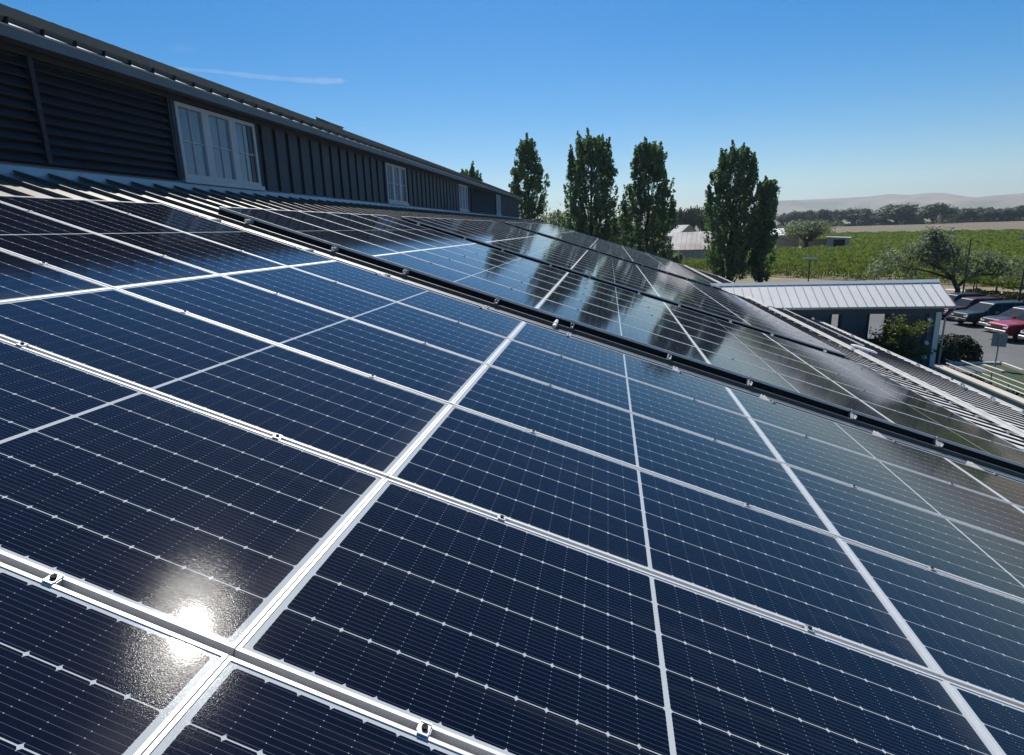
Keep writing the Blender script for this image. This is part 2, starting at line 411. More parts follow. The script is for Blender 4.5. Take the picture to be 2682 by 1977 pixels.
# windows
def window(u0, u1, nl, dark_edge):
    z0, z1 = 2.18, 3.44
    W = MB(); yf = YW - .075
    W.box(u0, u1, yf, YW + .005, z1 - .07, z1); W.box(u0, u1, yf, YW + .005, z0, z0 + .07)
    mull = .20 if u1 - u0 > 2.3 else .17
    lw_ = (u1 - u0 - .07 * 2 - mull * (nl - 1)) / nl
    xs = []
    x = u0
    W.box(u0, u0 + .07, yf, YW + .005, z0 + .07, z1 - .07); x = u0 + .07
    for i in range(nl):
        xs.append((x, x + lw_)); x += lw_
        wdt = mull if i < nl - 1 else .07
        W.box(x, x + wdt, yf, YW + .005, z0 + .07, z1 - .07); x += wdt
    wo = W.build("window", M['wframe'], bld); wo.location = INV
    S = MB(); S.box(u0 - .06, u1 + .06, YW - .115, YW + .006, z0 - .085, z0 - .002); S.build("sill", M['flash'], wo)
    for (ca, cb) in ((u0 - .09, u0 - .002), (u1 + .002, u1 + .09)):
        T = MB(); T.box(ca, cb, YW - .06, YW + .006, z0, z1 + .06); T.build("casing", M['siding'], wo)
    for i, (a, b) in enumerate(xs):
        P = MB(); P.box(a, b, YW - .03, YW + .002, z0 + .07, z1 - .07)
        P.build("pane", M['pane'], wo)
        Q = MB(); c = (a + b) / 2
        Q.box(c - .009, c + .009, YW - .052, YW - .028, z0 + .072, z1 - .072); zc = (z0 + z1) / 2
        Q.box(a, c - .0095, YW - .05, YW - .029, zc - .009, zc + .009); Q.box(c + .0095, b, YW - .05, YW - .029, zc - .009, zc + .009)
        Q.build("glazing_bar", M['wframe'], wo)
        if i == nl - 1 and dark_edge:
            D = MB(); D.box(b - .17, b - .004, YW - .045, YW - .0305, z0 + .075, zc - .02); D.box(b - .17, b - .004, YW - .045, YW - .0305, zc + .02, z1 - .075)
            D.build("open_gap", M['pane_dark'], wo)
    return wo
w1 = window(8.60, 11.0, 3, True); w1['label'] = "nearest clerestory window of three pale framed lights"
w2 = window(18.72, 20.75, 3, True); w3 = window(28.87, 30.8, 3, False); w4 = window(39.05, 40.95, 3, False)
def louver(u0, u1, mulls):
    z0, z1 = 2.14, 3.44
    L = MB(); L.box(u0, u1, YW - .012, YW - .004, z0, z1)
    n = 10; st = (z1 - z0) / n
    for i in range(n):
        z = z0 + i * st
        L.prism([(YW - .10, z + .012), (YW - .092, z), (YW - .014, z + st * .80), (YW - .022, z + st * .80 + .016)], 0, u0 + .05, u1 - .05)
    L.box(u0, u0 + .05, YW - .115, YW, z0, z1); L.box(u1 - .05, u1, YW - .115, YW, z0, z1)
    lo = L.build("louver", M['louver'], bld); lo.location = INV
    for mu in mulls:
        Q = MB(); Q.box(mu - .035, mu + .035, YW - .125, YW - .0135, z0, z1); Q.build("mullion", M['louver'], lo)
    return lo
louver(3.1, 8.42, (5.9,)); louver(31.5, 38.9, ())
# hatch on the upper roof
hb = MB(); hb.box(-.75, .75, -.35, .35, 0, .16); hb.box(-.79, .79, -.39, .39, .16, .19)
hv = hb.build("roof_hatch", M['fascia']); hv.rotation_euler = (UP, 0, 0)
hv.location = (27.4, YF + 6.75 * math.cos(UP), 3.672 + 6.75 * math.sin(UP) + .02)
tag(hv, "low dark metal hatch box near the ridge of the upper roof", "roof hatch")

# ================================================================== SOLAR ARRAYS
fr = MB(); L2, W2 = PL / 2, PW / 2; FB = .011
fr.box(-W2, -W2 + FB, -L2, L2, -.035, 0); fr.box(W2 - FB, W2, -L2, L2, -.035, 0)
fr.box(-W2 + FB, W2 - FB, -L2, -L2 + FB, -.035, -.0003); fr.box(-W2 + FB, W2 - FB, L2 - FB, L2, -.035, -.0003)
frame_me = fr.mesh("panel_frame", M['alu'])
gl = MB(); gl.box(-W2 + FB, W2 - FB, -L2 + FB, L2 - FB, -.0085, -.0035)
glass_me = gl.mesh("panel_glass", M['glass'])
ORD = "first second third fourth fifth sixth seventh eighth ninth tenth eleventh twelfth thirteenth fourteenth fifteenth sixteenth seventeenth eighteenth nineteenth twentieth twenty-first twenty-second twenty-third twenty-fourth twenty-fifth".split()
COLW = ["column right under the clerestory wall", "second column below the clerestory wall", "middle column", "column next to the lowest", "lowest column towards the gutter"]
PU, PS = 1.154, 2.4696
ARR = [(-2.308, 7, "nearest array"), (6.95, 6, "second array"), (15.03, 12, "third array"), (32.3, 25, "farthest array")]
first = None
for ai, (ua, nr, an) in enumerate(ARR):
    for i in range(nr):
        for j in range(5):
            if ai == 0 and i == 0 and j not in (1,): continue
            if ai == 0 and i == 1 and j in (4,): continue
            c = RP(ua + PU * (i + .5), PS * (j - 1.5))
            o = empty("solar_panel", c, ROT, "solar panel, %s row of the %s, %s" % (ORD[i], an, COLW[j]), "solar panel", "solar panels on the lower roof")
            jr = rnd.uniform(-.0012, .0012), rnd.uniform(-.0012, .0012)
            o.rotation_euler = (TH + jr[0], jr[1], 0)
            mobj("frame", frame_me, o); mobj("glass", glass_me, o)
# rails with their clamps
clamp = MB(); clamp.box(-.020, .020, -.015, .015, .0008, .0045); clamp.box(-.009, .009, -.019, .019, -.045, .0008)
clamp.disc((0, 0), .0085, .0045, .012, 8, mi=1); clamp.box(-.0205, -.015, -.0152, .0152, .0047, .0062); clamp.box(.015, .0205, -.0152, .0152, .0047, .0062); clamp_me = clamp.mesh("clamp", [M['alu_dull'], M['mesh']])
rs = ["upper rail", "lower rail"]
for ai, (ua, nr, an) in enumerate(ARR):
    ub = ua + nr * PU
    near, far = (.14, .42) if ai else (0, .45)
    for j in range(5):
        for q, ds in enumerate((-.685, .685)):
            s = PS * (j - 1.5) + ds
            e0, e1 = ua - near, ub + far
            rl = MB(); prof = [(-.021, -.088), (.021, -.088), (.021, -.0365), (.016, -.0365), (.016, -.072), (-.016, -.072), (-.016, -.0365), (-.021, -.0365)]
            rl.prism(prof, 0, 0, e1 - e0)
            x = .35
            while x < e1 - e0:
                rl.box(x - .02, x + .02, -.05, -.022, -.143, -.05); rl.box(x - .02, x + .02, -.05, .04, -.146, -.138); x += 1.44
            ro = rl.build("mounting_rail", M['alu'])
            ro.location = RP(e0, s); ro.rotation_euler = ROT
            tag(ro, "%s under the %s of the %s" % (rs[q], COLW[j], an), "mounting rail", "aluminium rails under the solar panels")
            for i in range(nr + 1):
                if ai == 0 and i == 0: continue
                if nr > 20 and i % 2: continue
                co = mobj("clamp", clamp_me, ro, (ua + i * PU - e0 + (-.011 if i == nr else .0 if i else .0), 0, 0))
# dark guard mesh closing the near edge of each array
for ai, (ua, nr, an) in enumerate(ARR[1:]):
    k = MB(); n = 160
    for q in range(n):
        a, b = 4.94 - q * 12.35 / n, 4.94 - (q + 1) * 12.35 / n
        d0, d1 = rnd.uniform(-.004, .004), rnd.uniform(-.004, .004)
        k.poly([(.03 + d0 * 0, a, -.037), (.03, b, -.037), (.012, b, PAN + .004), (.012, a, PAN + .004)])
        k.poly([(.034, a, -.037), (.016, a, PAN + .004), (.016, b, PAN + .004), (.034, b, -.037)])
    k.poly([(.03, 4.94, -.037), (.034, 4.94, -.037), (.034, -7.41, -.037), (.03, -7.41, -.037)])
    ko = k.build("guard_mesh", M['mesh']); ko.location = RP(ua, 0); ko.rotation_euler = ROT
    tag(ko, "black guard mesh closing the underside of the %s along its near edge" % an, "guard mesh", "guard meshes under the array edges")
# white conduit stub across the first gap
p = MB(); p.tube([(0, 0, 0), (.62, 0, 0)], .026, 12); p.tube([(.2, 0, 0), (.26, 0, 0)], .034, 12)
po = p.build("conduit_stub", M['cwhite'], smooth=False); po.location = RP(6.42, .33, -.075); po.rotation_euler = ROT
tag(po, "short fat white pipe crossing the gap between nearest and second array", "conduit")

# ================================================================== WIREWAY, CONDUIT, VENT ON THE LOWER ROOF
def wireway(a, b, lab):
    k = MB(); k.box(0, b - a, -.055, .055, -.075, .0); k.box(0, b - a, -.062, .062, .0, .008)
    o = k.build("wireway", M['cwhite']); o.location = RP(a, 8.95, -.01); o.rotation_euler = ROT
    tag(o, lab, "cable tray", "white cable trays below the arrays")
    x = .5
    while x < b - a:
        q = MB(); q.box(x - .02, x + .02, -.24, .20, -.095, -.078); q.box(x - .02, x + .02, .16, .20, -.135, -.095); q.box(x - .02, x + .02, -.24, -.20, -.135, -.095)
        q.build("bracket", M['alu_dull'], o); x += .96
wireway(2.5, 18.2, "nearest length of long white cable tray running below the arrays")
wireway(18.45, 28.2, "middle length of white cable tray, beyond the round vent cap")
wireway(28.6, 60.5, "farthest length of white cable tray, in front of the carport roof")
k = MB(); k.tube([(0, 0, 0), (24, 0, 0)], .022, 8)
for x in np.arange(.4, 24, 1.92): k.box(x - .02, x + .02, -.05, .05, -.075, -.018)
ko = k.build("conduit", M['post']); ko.location = RP(21.6, 10.6, -.045); ko.rotation_euler = ROT
tag(ko, "thin grey conduit lying between the white cable tray and the gutter", "conduit")
k = MB(); k.disc((0, 0), .40, .0, .03, 28); k.disc((0, 0), .34, .03, .05, 28); k.disc((0, 0), .16, -.11, 0, 16)
ko = k.build("vent_cap", M['cwhite']); ko.location = RP(19.6, 9.75, -.03); ko.rotation_euler = ROT
tag(ko, "round flat white vent cap beside the cable tray", "roof vent")
# small upstand caps beside the gutter
kk = [(a, b) for a, b in ((15.1, 11.9), (16.3, 11.85), (17.8, 11.9), (20.4, 11.9), (22.6, 11.9), (26.0, 11.9), (31.0, 11.9), (36.2, 11.9))]
for q, (u, s) in enumerate(kk):
    k = MB(); k.box(-.15, .15, -.03, .03, 0, .03); k.box(-.02, .02, -.03, .05, .03, .10); k.box(-.1, -.06, -.03, .03, .03, .07)
    ko = k.build("roof_bracket", M['alu_dull']); ko.location = RP(u, s, PAN + RH); ko.rotation_euler = ROT
    tag(ko, "small metal bracket on the roof ribs just above the gutter", "bracket", "brackets above the gutter")

# ================================================================== GROUND
def sheet(name, pts, z, mt, kind='structure', nsub=0):
    k = MB(); k.poly([(x, y, 0) for x, y in pts]); o = k.build(name, mt); o.location = (0, 0, z); o['kind'] = kind
    return o
sheet("ground", [(-4000, -9000), (9000, -9000), (9000, 9000), (-4000, 9000)], G - .012, M['dirt'])
sheet("brown_field", [(150, 60), (330, -40), (300, -260), (640, -620), (790, -395), (800, 60)], G - .008, M['brown'])
sheet("car_park", [(8, -11), (70, -11), (66, -31.2), (58.6, -32.1), (52.3, -33.6), (40, -36), (8, -42)], G - .004, M['asphalt'])
sheet("lawn", [(5, -11.2), (31.2, -11.2), (31.9, -20.2), (33.5, -20.4), (33.4, -21.4), (31.6, -21.4), (5, -21.0)], G + .02, M['grass'])
sheet("farm_yard", [(150, -42), (186, -42), (192, -64), (164, -63)], G - .002, M['dirt'])
sheet("road", [(700, -235), (710, -232), (705, -470), (695, -470)], G + .4, M['road'])
k = MB()
for (a, b) in (((33.62, -19.0), (33.65, -21.55)), ((33.65, -21.55), (31.8, -21.5)), ((31.8, -21.5), (5, -21.1)), ((33.0, -20.4), (31.7, -20.5))):
    a = Vector((*a, 0)); b = Vector((*b, 0)); t = (b - a).normalized(); n = Vector((-t.y, t.x, 0)) * .075
    q = [a - n - t * .075, b - n + t * .07, b + n + t * .07, a + n - t * .075]
    k.poly([(p.x, p.y, .13) for p in q])
    for i in range(4):
        c, d = q[i], q[(i + 1) % 4]; k.poly([(c.x, c.y, 0), (d.x, d.y, 0), (d.x, d.y, .13), (c.x, c.y, .13)])
o = k.build("kerb", M['kerb']); o.location = (0, 0, G); o['kind'] = 'structure'
# pale paths worn across the dry ground beyond the car park
sheet("path", [(70.3, -36.6), (71.3, -37.4), (65.6, -41.6), (60, -46), (59, -45.6), (64.8, -40.8)], G - .004, M['kerb'])

# hills (ridge heights in degrees seen from the roof, azimuth measured from +X)
HAZ = [-60, -45, -38, -33, -30.2, -29.5, -28.7, -27.65, -26.7, -25.8, -24.9, -23.4, -22.2, -21, -18.8, -16.6, -14.5, -12, -8.9, -6.3, -3, 2, 8, 20, 40]
HEL = [.9, 1.1, 1.2, 1.4, 1.31, 1.33, 1.23, 1.16, 1.38, 1.63, 1.74, 1.64, 1.80, 1.67, 1.68, 1.68, 1.70, 1.55, 1.31, 1.19, .8, .6, .5, .5, .5]
from mathutils import noise as mnoise
def hills(name, d0, d1, d2, scale, off, seed, mt):
    k = MB(); NA, ND = 260, 26; V = []
    for i in range(NA + 1):
        az = -60 + 100 * i / NA
        el = np.interp(az, HAZ, HEL) * scale + off
        for j in range(ND + 1):
            f = j / ND; d = d0 + (d2 - d0) * f
            pk = (d1 - d0) / (d2 - d0)
            prof = (f / pk) ** 1.25 if f < pk else max(0, 1 - (f - pk) / (1 - pk)) ** .8
            x, y = d * math.cos(R(az)), d * math.sin(R(az))
            hgt = d1 * math.tan(R(el)) + 7.8
            nz = mnoise.fractal((x / 900 + seed, y / 900, 0), 1.0, 2.1, 5)
            nz2 = abs(mnoise.noise((x / 420 + seed, y / 420, 3)))
            edge = math.sin(min(1, f / pk) * math.pi) if f < pk else .3
            V.append((x, y, hgt * prof + (nz * 62 - nz2 * 105) * edge * min(1, f * 6)))
    k.v = V
    for i in range(NA):
        for j in range(ND):
            a = i * (ND + 1) + j; k.f.append((a, a + ND + 1, a + ND + 2, a + 1)); k.mi.append(0)
    o = k.build(name, mt, smooth=True); o.location = (0, 0, G - 1); o['kind'] = 'structure'; return o
M['hill'] = mat('dry_grass_hills', (.37, .305, .20), .95, noise=(.13, .125, .085), nscale=.0028)
M['hill2'] = mat('wooded_hills', (.20, .19, .13), .95, noise=(.13, .14, .10), nscale=.003)
hills("hills", 3300, 5200, 7400, 1.0, -.02, 2.3, M['hill'])

# ================================================================== TREES
def poplar(x, y, h, prof, tips, seed, nc, label, lean=0.0, z=G):
    """prof: (height fraction, half width in metres); tips: (offset to the image left, height fraction, half width)"""
    g = np.random.default_rng(seed)
    o = empty("poplar_tree", (x, y, z), (0, 0, 0), label, "poplar tree", "tall poplars beyond the roof end")
    k = MB(); Ps = []; Ss = []; Ns = []
    pf, pw = [p_[0] for p_ in prof], [p_[1] for p_ in prof]
    k.tube([(0, 0, 0), (.05, .03, h * .3), (0, 0, h * .6), (0, 0, h * .9)], [.34, .26, .14, .03], 7)
    def plume(c, L, rad, n):
        t_ = g.uniform(0, 1, n)
        rr = rad * np.sqrt(g.uniform(.05, 1, n)) * (np.sin(np.pi * np.clip(.12 + .88 * t_, 0, 1)) ** .55 + .12)
        an = g.uniform(0, 2 * np.pi, n); out = Vector((c[0], c[1], 0)); out = out.normalized() if out.length > .1 else Vector((0, 0, 0))
        P = np.stack([c[0] + out.x * t_ * L * .22 + rr * np.cos(an), c[1] + out.y * t_ * L * .22 + rr * np.sin(an), c[2] + L * t_], 1)
        Ps.append(P); Ss.append(g.uniform(.09, .20, n)); Ns.append(np.stack([np.cos(an), np.sin(an), np.full(n, .35)], 1))
    for i in range(int(nc * 1.3)):
        f = g.uniform(.01, .93) ** .9
        E_ = float(np.interp(f, pf, pw)) * (1 + .10 * math.sin(f * 31 + seed) * g.uniform(0, 1))
        an = g.uniform(0, 2 * math.pi); r_ = E_ * (g.uniform(.06, 1) ** .38) * (.86 + .16 * math.sin(an * 5 + f * 17 + seed))
        L = g.uniform(.9, 2.1) * (1 - .35 * f); rad = g.uniform(.24, .50) * (1 - .25 * f)
        zc = min(f * h, h * .985 - L)
        c = (math.cos(an) * r_ - .05, math.sin(an) * r_, max(.2, zc))
        plume(c, L, rad, int(g.uniform(26, 54)))
        if i % 3 == 0: k.tube([(c[0] * .25, c[1] * .25, max(.1, c[2] - r_ * 1.5)), (c[0] * .8, c[1] * .8, c[2] + L * .3)], [.05, .012], 4, cap=False)
    for (oy, ft, wt) in tips:
        for q_ in range(5):
            f0 = ft - .21 + .045 * q_; L = .055 * h
            wq = wt * (1.0 - .17 * q_)
            for s_ in range(3 if q_ < 4 else 1):
                a_ = g.uniform(0, 6.28); plume((math.cos(a_) * wq * .5 * (q_ < 4), oy + math.sin(a_) * wq * .5 * (q_ < 4), f0 * h), L, wq * .62 + .08, 46)
    k.build("trunk", M['bark'], o, smooth=True)
    mobj("crown", leafmesh("poplar_crown", np.concatenate(Ps), np.concatenate(Ss), M['leaf_poplar'], np.concatenate(Ns), .1, seed), o)
    return o
def at(az, d): return CAM.x + d * math.cos(R(az)), CAM.y + d * math.sin(R(az))
x, y = at(7.35, 84); poplar(x, y, 19.9, [(0, 1.6), (.3, 2.4), (.5, 2.7), (.65, 2.7), (.74, 2.3), (.82, 1.6), (.91, .9), (1, .3)], [(0, 1.0, .6), (1.5, .83, .8)], 11, 330, "slim pointed poplar nearest the end of the dark clerestory wall")
x, y = at(1.55, 83); poplar(x, y, 19.6, [(0, 2.6), (.3, 3.5), (.5, 3.75), (.65, 3.7), (.78, 3.1), (.88, 2.5), (.94, 1.7), (1, .8)], [(1.55, 1.0, .6), (.35, 1.02, .6), (-1.2, .97, .6), (2.5, .92, .6), (-2.1, .95, .6)], 12, 520, "broadest poplar with a ragged many-tipped top, second from the wall")
x, y = at(-3.55, 84); poplar(x, y, 18.6, [(0, 2.6), (.3, 3.4), (.5, 3.4), (.62, 2.95), (.75, 2.5), (.88, 1.8), (.95, .9), (1, .3)], [(.4, 1.0, .6), (1.6, .95, .6), (-1.3, .93, .7), (-2.9, .60, .9), (3.0, .62, .8)], 13, 440, "poplar left of the rusty roofed white barn, with a low shoulder of foliage")
x, y = at(-10.75, 84); poplar(x, y, 17.0, [(0, 2.6), (.3, 3.4), (.55, 3.3), (.75, 3.0), (.88, 2.3), (.95, 1.4), (1, .5)], [(.3, 1.02, .6), (-.7, 1.0, .6), (1.6, .97, .6), (-2.0, .93, .7), (2.9, .72, .8)], 14, 430, "tall poplar standing between the white barn and the vineyard")
x, y = at(-13.35, 84.6); poplar(x, y, 13.0, [(0, 1.2), (.4, 1.45), (.7, 1.3), (.88, .95), (1, .35)], [(.1, 1.0, .6), (-.5, .94, .6)], 15, 210, "shorter dark poplar pressed against the tall vineyard poplar")
x, y = at(12.7, 88); poplar(x, y, 16.6, [(0, 2), (.4, 3), (.7, 2.4), (.9, 1.2), (1, .4)], [(.9, .97, .55), (-.3, 1.03, .55), (-1.4, .93, .6), (2.2, .88, .6)], 16, 230, "distant poplar tips rising behind the upper roof")

def round_tree(name, x, y, h, w, seed, n, mt, label, cat, group=None, trunk=.3, leaf=(.2, .4), lob=9, z=G, tr=.16, squash=.75):
    g = np.random.default_rng(seed)
    o = empty(name, (x, y, z), (0, 0, 0), label, cat, group)
    k = MB(); Ps = []; Ss = []; Ns = []
    fork = Vector((g.normal() * .02 * h, g.normal() * .02 * h, h * trunk))
    k.tube([(0, 0, 0), fork * .5 + Vector((g.normal() * .02 * h, 0, 0)), fork], [tr * 1.2, tr, tr * .85], 7)
    for b in range(lob):
        an = 2 * math.pi * b / lob + g.uniform(-.4, .4); q = g.uniform(.25, 1) if b else 0
        zz = h * (trunk + (1 - trunk) * g.uniform(.25, .82)) if b else h * .80
        c = Vector((math.cos(an) * q * w * .36, math.sin(an) * q * w * .36, zz))
        rad = w * g.uniform(.17, .27)
        if c.z + rad * squash > h: c.z = h - rad * squash
        mid = fork.lerp(c, .55) + Vector((g.normal(), g.normal(), g.normal())) * .03 * w
        k.tube([fork, mid, c], [tr * .6, tr * .35, tr * .1], 5)
        m_ = n // lob
        D = g.normal(size=(m_, 3)); D /= np.linalg.norm(D, axis=1)[:, None]
        rr = rad * g.uniform(.35, 1.08, m_)[:, None] * (1 + .28 * np.sin(D[:, :1] * 5 + b) * np.cos(D[:, 1:2] * 6))
        sel = g.uniform(size=m_) < .55 + .45 * (np.sin(D[:, 0] * 7 + b) * np.sin(D[:, 1] * 6) * np.cos(D[:, 2] * 5 + b) > -.1)
        P = (np.array(c)[None] + D * rr * np.array([1, 1, squash]))[sel]
        Ps.append(P); Ss.append(g.uniform(*leaf, len(P))); Ns.append(D[sel])
    k.build("trunk", M['bark'], o, smooth=True)
    mobj("crown", leafmesh(name + "_crown", np.concatenate(Ps), np.concatenate(Ss), mt, np.concatenate(Ns), .1, seed), o)
    return o
# trees filling in behind the poplars
for i, (az, d, h, wd, lab) in enumerate([(4.75, 110, 12.3, 8.5, "round green tree between the slim poplar and the broad poplar"), (3.75, 100, 9.6, 6, "low pale bush at the left foot of the broad poplar"),
        (-.75, 105, 9.6, 6, "low bushy tree right of the broad poplar"), (-1.5, 120, 11.0, 7, "green tree seen between the broad poplar and the poplar by the barn"), (-5.6, 92, 4.2, 4, "shrub in front of the white barn wall")]):
    x, y = at(az, d); round_tree("bushy_tree", x, y, h, wd, 40 + i, 3000, M['leaf_olive'] if i % 2 == 0 else M['leaf_poplar'], lab, "tree", "bushy trees between the poplars", .15, (.15, .32))
# far tree line
TL = [(-4.6, 1.2, 60), (-6.38, 1.39, 36), (-7.48, 1.42, 50), (-8.58, .97, 46), (-13.6, .8, 36), (-14.82, .62, 30), (-15.72, .73, 36), (-16.72, .76, 33), (-17.67, .76, 33), (-18.7, .71, 40), (-19.95, .75, 58), (-21.29, .33, 46), (-22.82, .88, 82), (-23.96, .21, 36), (-25.22, .83, 65), (-26.39, .3, 38), (-27.14, .4, 30), (-27.88, .45, 40), (-28.69, .26, 36), (-29.5, .32, 46), (-30.18, .44, 32), (-31.0, .5, 50), (-32.2, .4, 60)]
protos = []
WDS = ["hazy dark green oak", "hazy eucalyptus", "hazy bushy oak"]
for i in range(4):
    protos.append(round_tree("far_tree", 0, 0, 20, 22, 70 + i, 5200, M['leaf_oak'], "x", "tree", "trees along the far edge of the fields", .12, (.45, 1.0), 12, tr=.45, squash=.85))
used = [False] * 4
DESC = ["leftmost tree of the far line, behind the poplar by the barn", "tall pale tree above the small gabled barn", "wide tree above the rusty barn roof, left of the vineyard poplar", "dark low tree above the barn, touching the vineyard poplar",
  "first far tree right of the vineyard poplars", "small far tree just right of the poplars", "far tree with rounded crown right of the poplars, over the long shed", "narrow far tree over the round grey tree by the sheds", "far tree over the right side of the round grey tree", "paler far tree set back over the flat roofed shed",
  "dark broad far tree over the left part of the vineyard", "low gap-filling far tree left of the biggest one", "biggest and tallest tree of the far line", "low far tree filling the gap right of the biggest one", "tall ragged far tree over the near olive tree", "low far tree right of the ragged tall one",
  "small far tree above the white road strip", "rounded far tree above the right end of the white road strip", "low bushy far tree near the right end of the line", "wide dark far tree near the right edge", "rightmost visible tree of the far line", "far tree just past the right edge of the view", "second far tree past the right edge of the view"]
for i, (az, el, pw) in enumerate(TL):
    d = 640 if i < 4 else 745 - (20 if pw > 60 else 0) + rnd.uniform(-15, 30)
    if i < 4: d = 330
    hh = 7.8 + d * math.tan(R(el)); wd = pw * d / 1540 * 1.12 / math.cos(R(25))
    j = i % 4; p = protos[j]
    if not used[j]: used[j] = True; o = p
    else: o = copy_tree(p, tree_of(p))
    x, y = at(az, d); o.location = (x, y, G); o.scale = (wd / 22, wd / 22, hh / 19.2); o.rotation_euler = (0, 0, rnd.uniform(0, 6))
    o['label'] = DESC[i]
# undergrowth mass of scrub between the far trunks
g = np.random.default_rng(5); n = 5200
azs = g.uniform(-34, -12.5, n); ds = g.uniform(735, 790, n)
hts = 6.5 * g.uniform(0, 1, n) ** 1.3 * (0.7 + .5 * np.sin(azs * 4.1) * np.sin(azs * 1.7))
P = np.stack([CAM.x + ds * np.cos(np.radians(azs)), CAM.y + ds * np.sin(np.radians(azs)), G + hts], 1)
o = mobj("far_scrub", leafmesh("far_scrub", P, g.uniform(.8, 1.8, n), M['leaf_oak'], None, .2, 6)); o['kind'] = 'stuff'
tag(o, "dark scrub along the foot of the far trees", "scrub")

# near olive-like tree beside the car park
g = np.random.default_rng(21)
x, y = 61.4, -33.4
o = empty("grey_green_tree", (x, y, G), (0, 0, 0), "leaning grey-green tree with an open crown behind the parked cars", "tree")
k = MB(); Ps = []; Ss = []; Ns = []
s_ = Vector((math.sin(R(-29)), -math.cos(R(-29)), 0)) # image right on the ground
def q(a, h, b=0.0): return s_ * a + Vector((math.cos(R(-29)), math.sin(R(-29)), 0)) * b + Vector((0, 0, h))
k.tube([q(0, 0), q(-.1, 1.0), q(-.55, 1.9)], [.27, .21, .18], 8)
limbs = [[(-.55, 2.6), (-1.6, 4.0), (-2.7, 6.3), (-2.9, 8.4)], [(-.55, 2.6), (-2.4, 3.6), (-5.0, 4.4)], [(-.1, 1.8), (.9, 3.4), (2.2, 4.6), (3.0, 4.9)], [(-.55, 2.6), (-.6, 4.4), (-.4, 6.2)], [(-1.6, 4), (-3.6, 5.4), (-5.2, 5.2)], [(.5, 3.0), (1.6, 3.4), (3.6, 3.2)]]
for L in limbs: k.tube([q(a, h * .72, g.normal() * .4 * (i > 0)) for i, (a, h) in enumerate(L)], list(np.linspace(.17, .03, len(L))), 6)
k.build("trunk", M['bark'], o, smooth=True)
for (a, h, r_, cnt) in [(-2.6, 8.3, 1.0, 900), (-2.3, 7.2, 1.5, 1700), (-3.6, 6.2, 1.5, 1500), (-1.0, 6.2, 1.6, 1700), (-4.9, 5.1, 1.3, 1000), (-2.6, 5.3, 1.7, 1600), (.6, 5.4, 1.3, 1100), (-6.2, 4.2, 1.0, 450), (-4.4, 4.0, 1.1, 500), (2.0, 4.9, 1.3, 900), (3.3, 4.4, 1.2, 700), (.2, 4.2, 1.1, 600), (4.2, 3.5, .9, 380), (2.4, 3.3, 1.0, 380), (-7.0, 3.6, .8, 200)]:
    for t in range(3):
        c = np.array(q(a + g.normal() * .5, h * .72 + g.normal() * .25, g.normal() * 1.1)); m_ = int(cnt / 3 * .52)
        D = g.normal(size=(m_, 3)) * np.array([.5, .5, .38]) * r_ * .8
        Ps.append(c + D); Ss.append(g.uniform(.07, .17, m_)); Ns.append(D)
mobj("crown", leafmesh("grey_green_crown", np.concatenate(Ps), np.concatenate(Ss), M['leaf_olive'], np.concatenate(Ns), .1, 22), o)

# round tree by the sheds, far
x, y = at(-16.7, 181); round_tree("spreading_tree", x, y, 7.6, 14.5, 90, 6500, M['leaf_olive'], "wide round grey-green tree among the low farm sheds", "tree", None, .28, (.16, .36), 11, tr=.55, squash=.55)

# ---- young yellow-green tree in front of the carport
x, y = 31.1, -15.6
o = empty("young_tree", (x, y, G), (0, 0, 0), "young yellow-green tree in front of the dark carport wall", "tree")
g = np.random.default_rng(31); k = MB(); k.tube([(0, 0, 0), (.05, .1, 1.2), (0, 0, 2.6)], [.06, .05, .02], 6); Ps = []; Ss = []
for b in range(36):
    an = g.uniform(0, 6.28); zz = g.uniform(.9, 2.75); ln = g.uniform(.3, 1.5)
    st = Vector((0, 0, zz * .8)); en = Vector((math.cos(an) * ln, math.sin(an) * ln * 1.25, zz + .25)); k.tube([st, en], [.02, .006], 4, cap=False)
    m_ = 90; t_ = g.uniform(.35, 1.05, m_)[:, None]
    Ps.append(np.array(st) * (1 - t_) + np.array(en) * t_ + g.normal(size=(m_, 3)) * .13); Ss.append(g.uniform(.03, .075, m_))
k.build("trunk", M['bark'], o); mobj("crown", leafmesh("young_crown", np.concatenate(Ps), np.concatenate(Ss), M['leaf_yellow'], None, .2, 32), o)

# ---- clipped hedge bush
g = np.random.default_rng(41); n = 7000
D = g.normal(size=(n, 3)); D /= np.linalg.norm(D, axis=1)[:, None]; D[:, 2] = np.abs(D[:, 2])
rr = g.uniform(.80, 1.02, n)[:, None] * (1 + .05 * np.sin(D[:, :1] * 9) * np.cos(D[:, 1:2] * 8))
P = np.sign(D) * np.abs(D) ** .75 * rr * np.array([1.0, 1.55, 1.35])
o = empty("hedge_bush", (34.9, -19.6, G), (0, 0, R(10)), "dark rounded clipped bush between the carport and the car park", "bush")
mobj("crown", leafmesh("hedge", P, g.uniform(.03, .09, n), M['leaf_hedge'], D, .1, 42), o)
k = MB(); k.tube([(0, 0, 0), (0, 0, .9)], [.12, .06], 6); k.build("trunk", M['bark'], o)

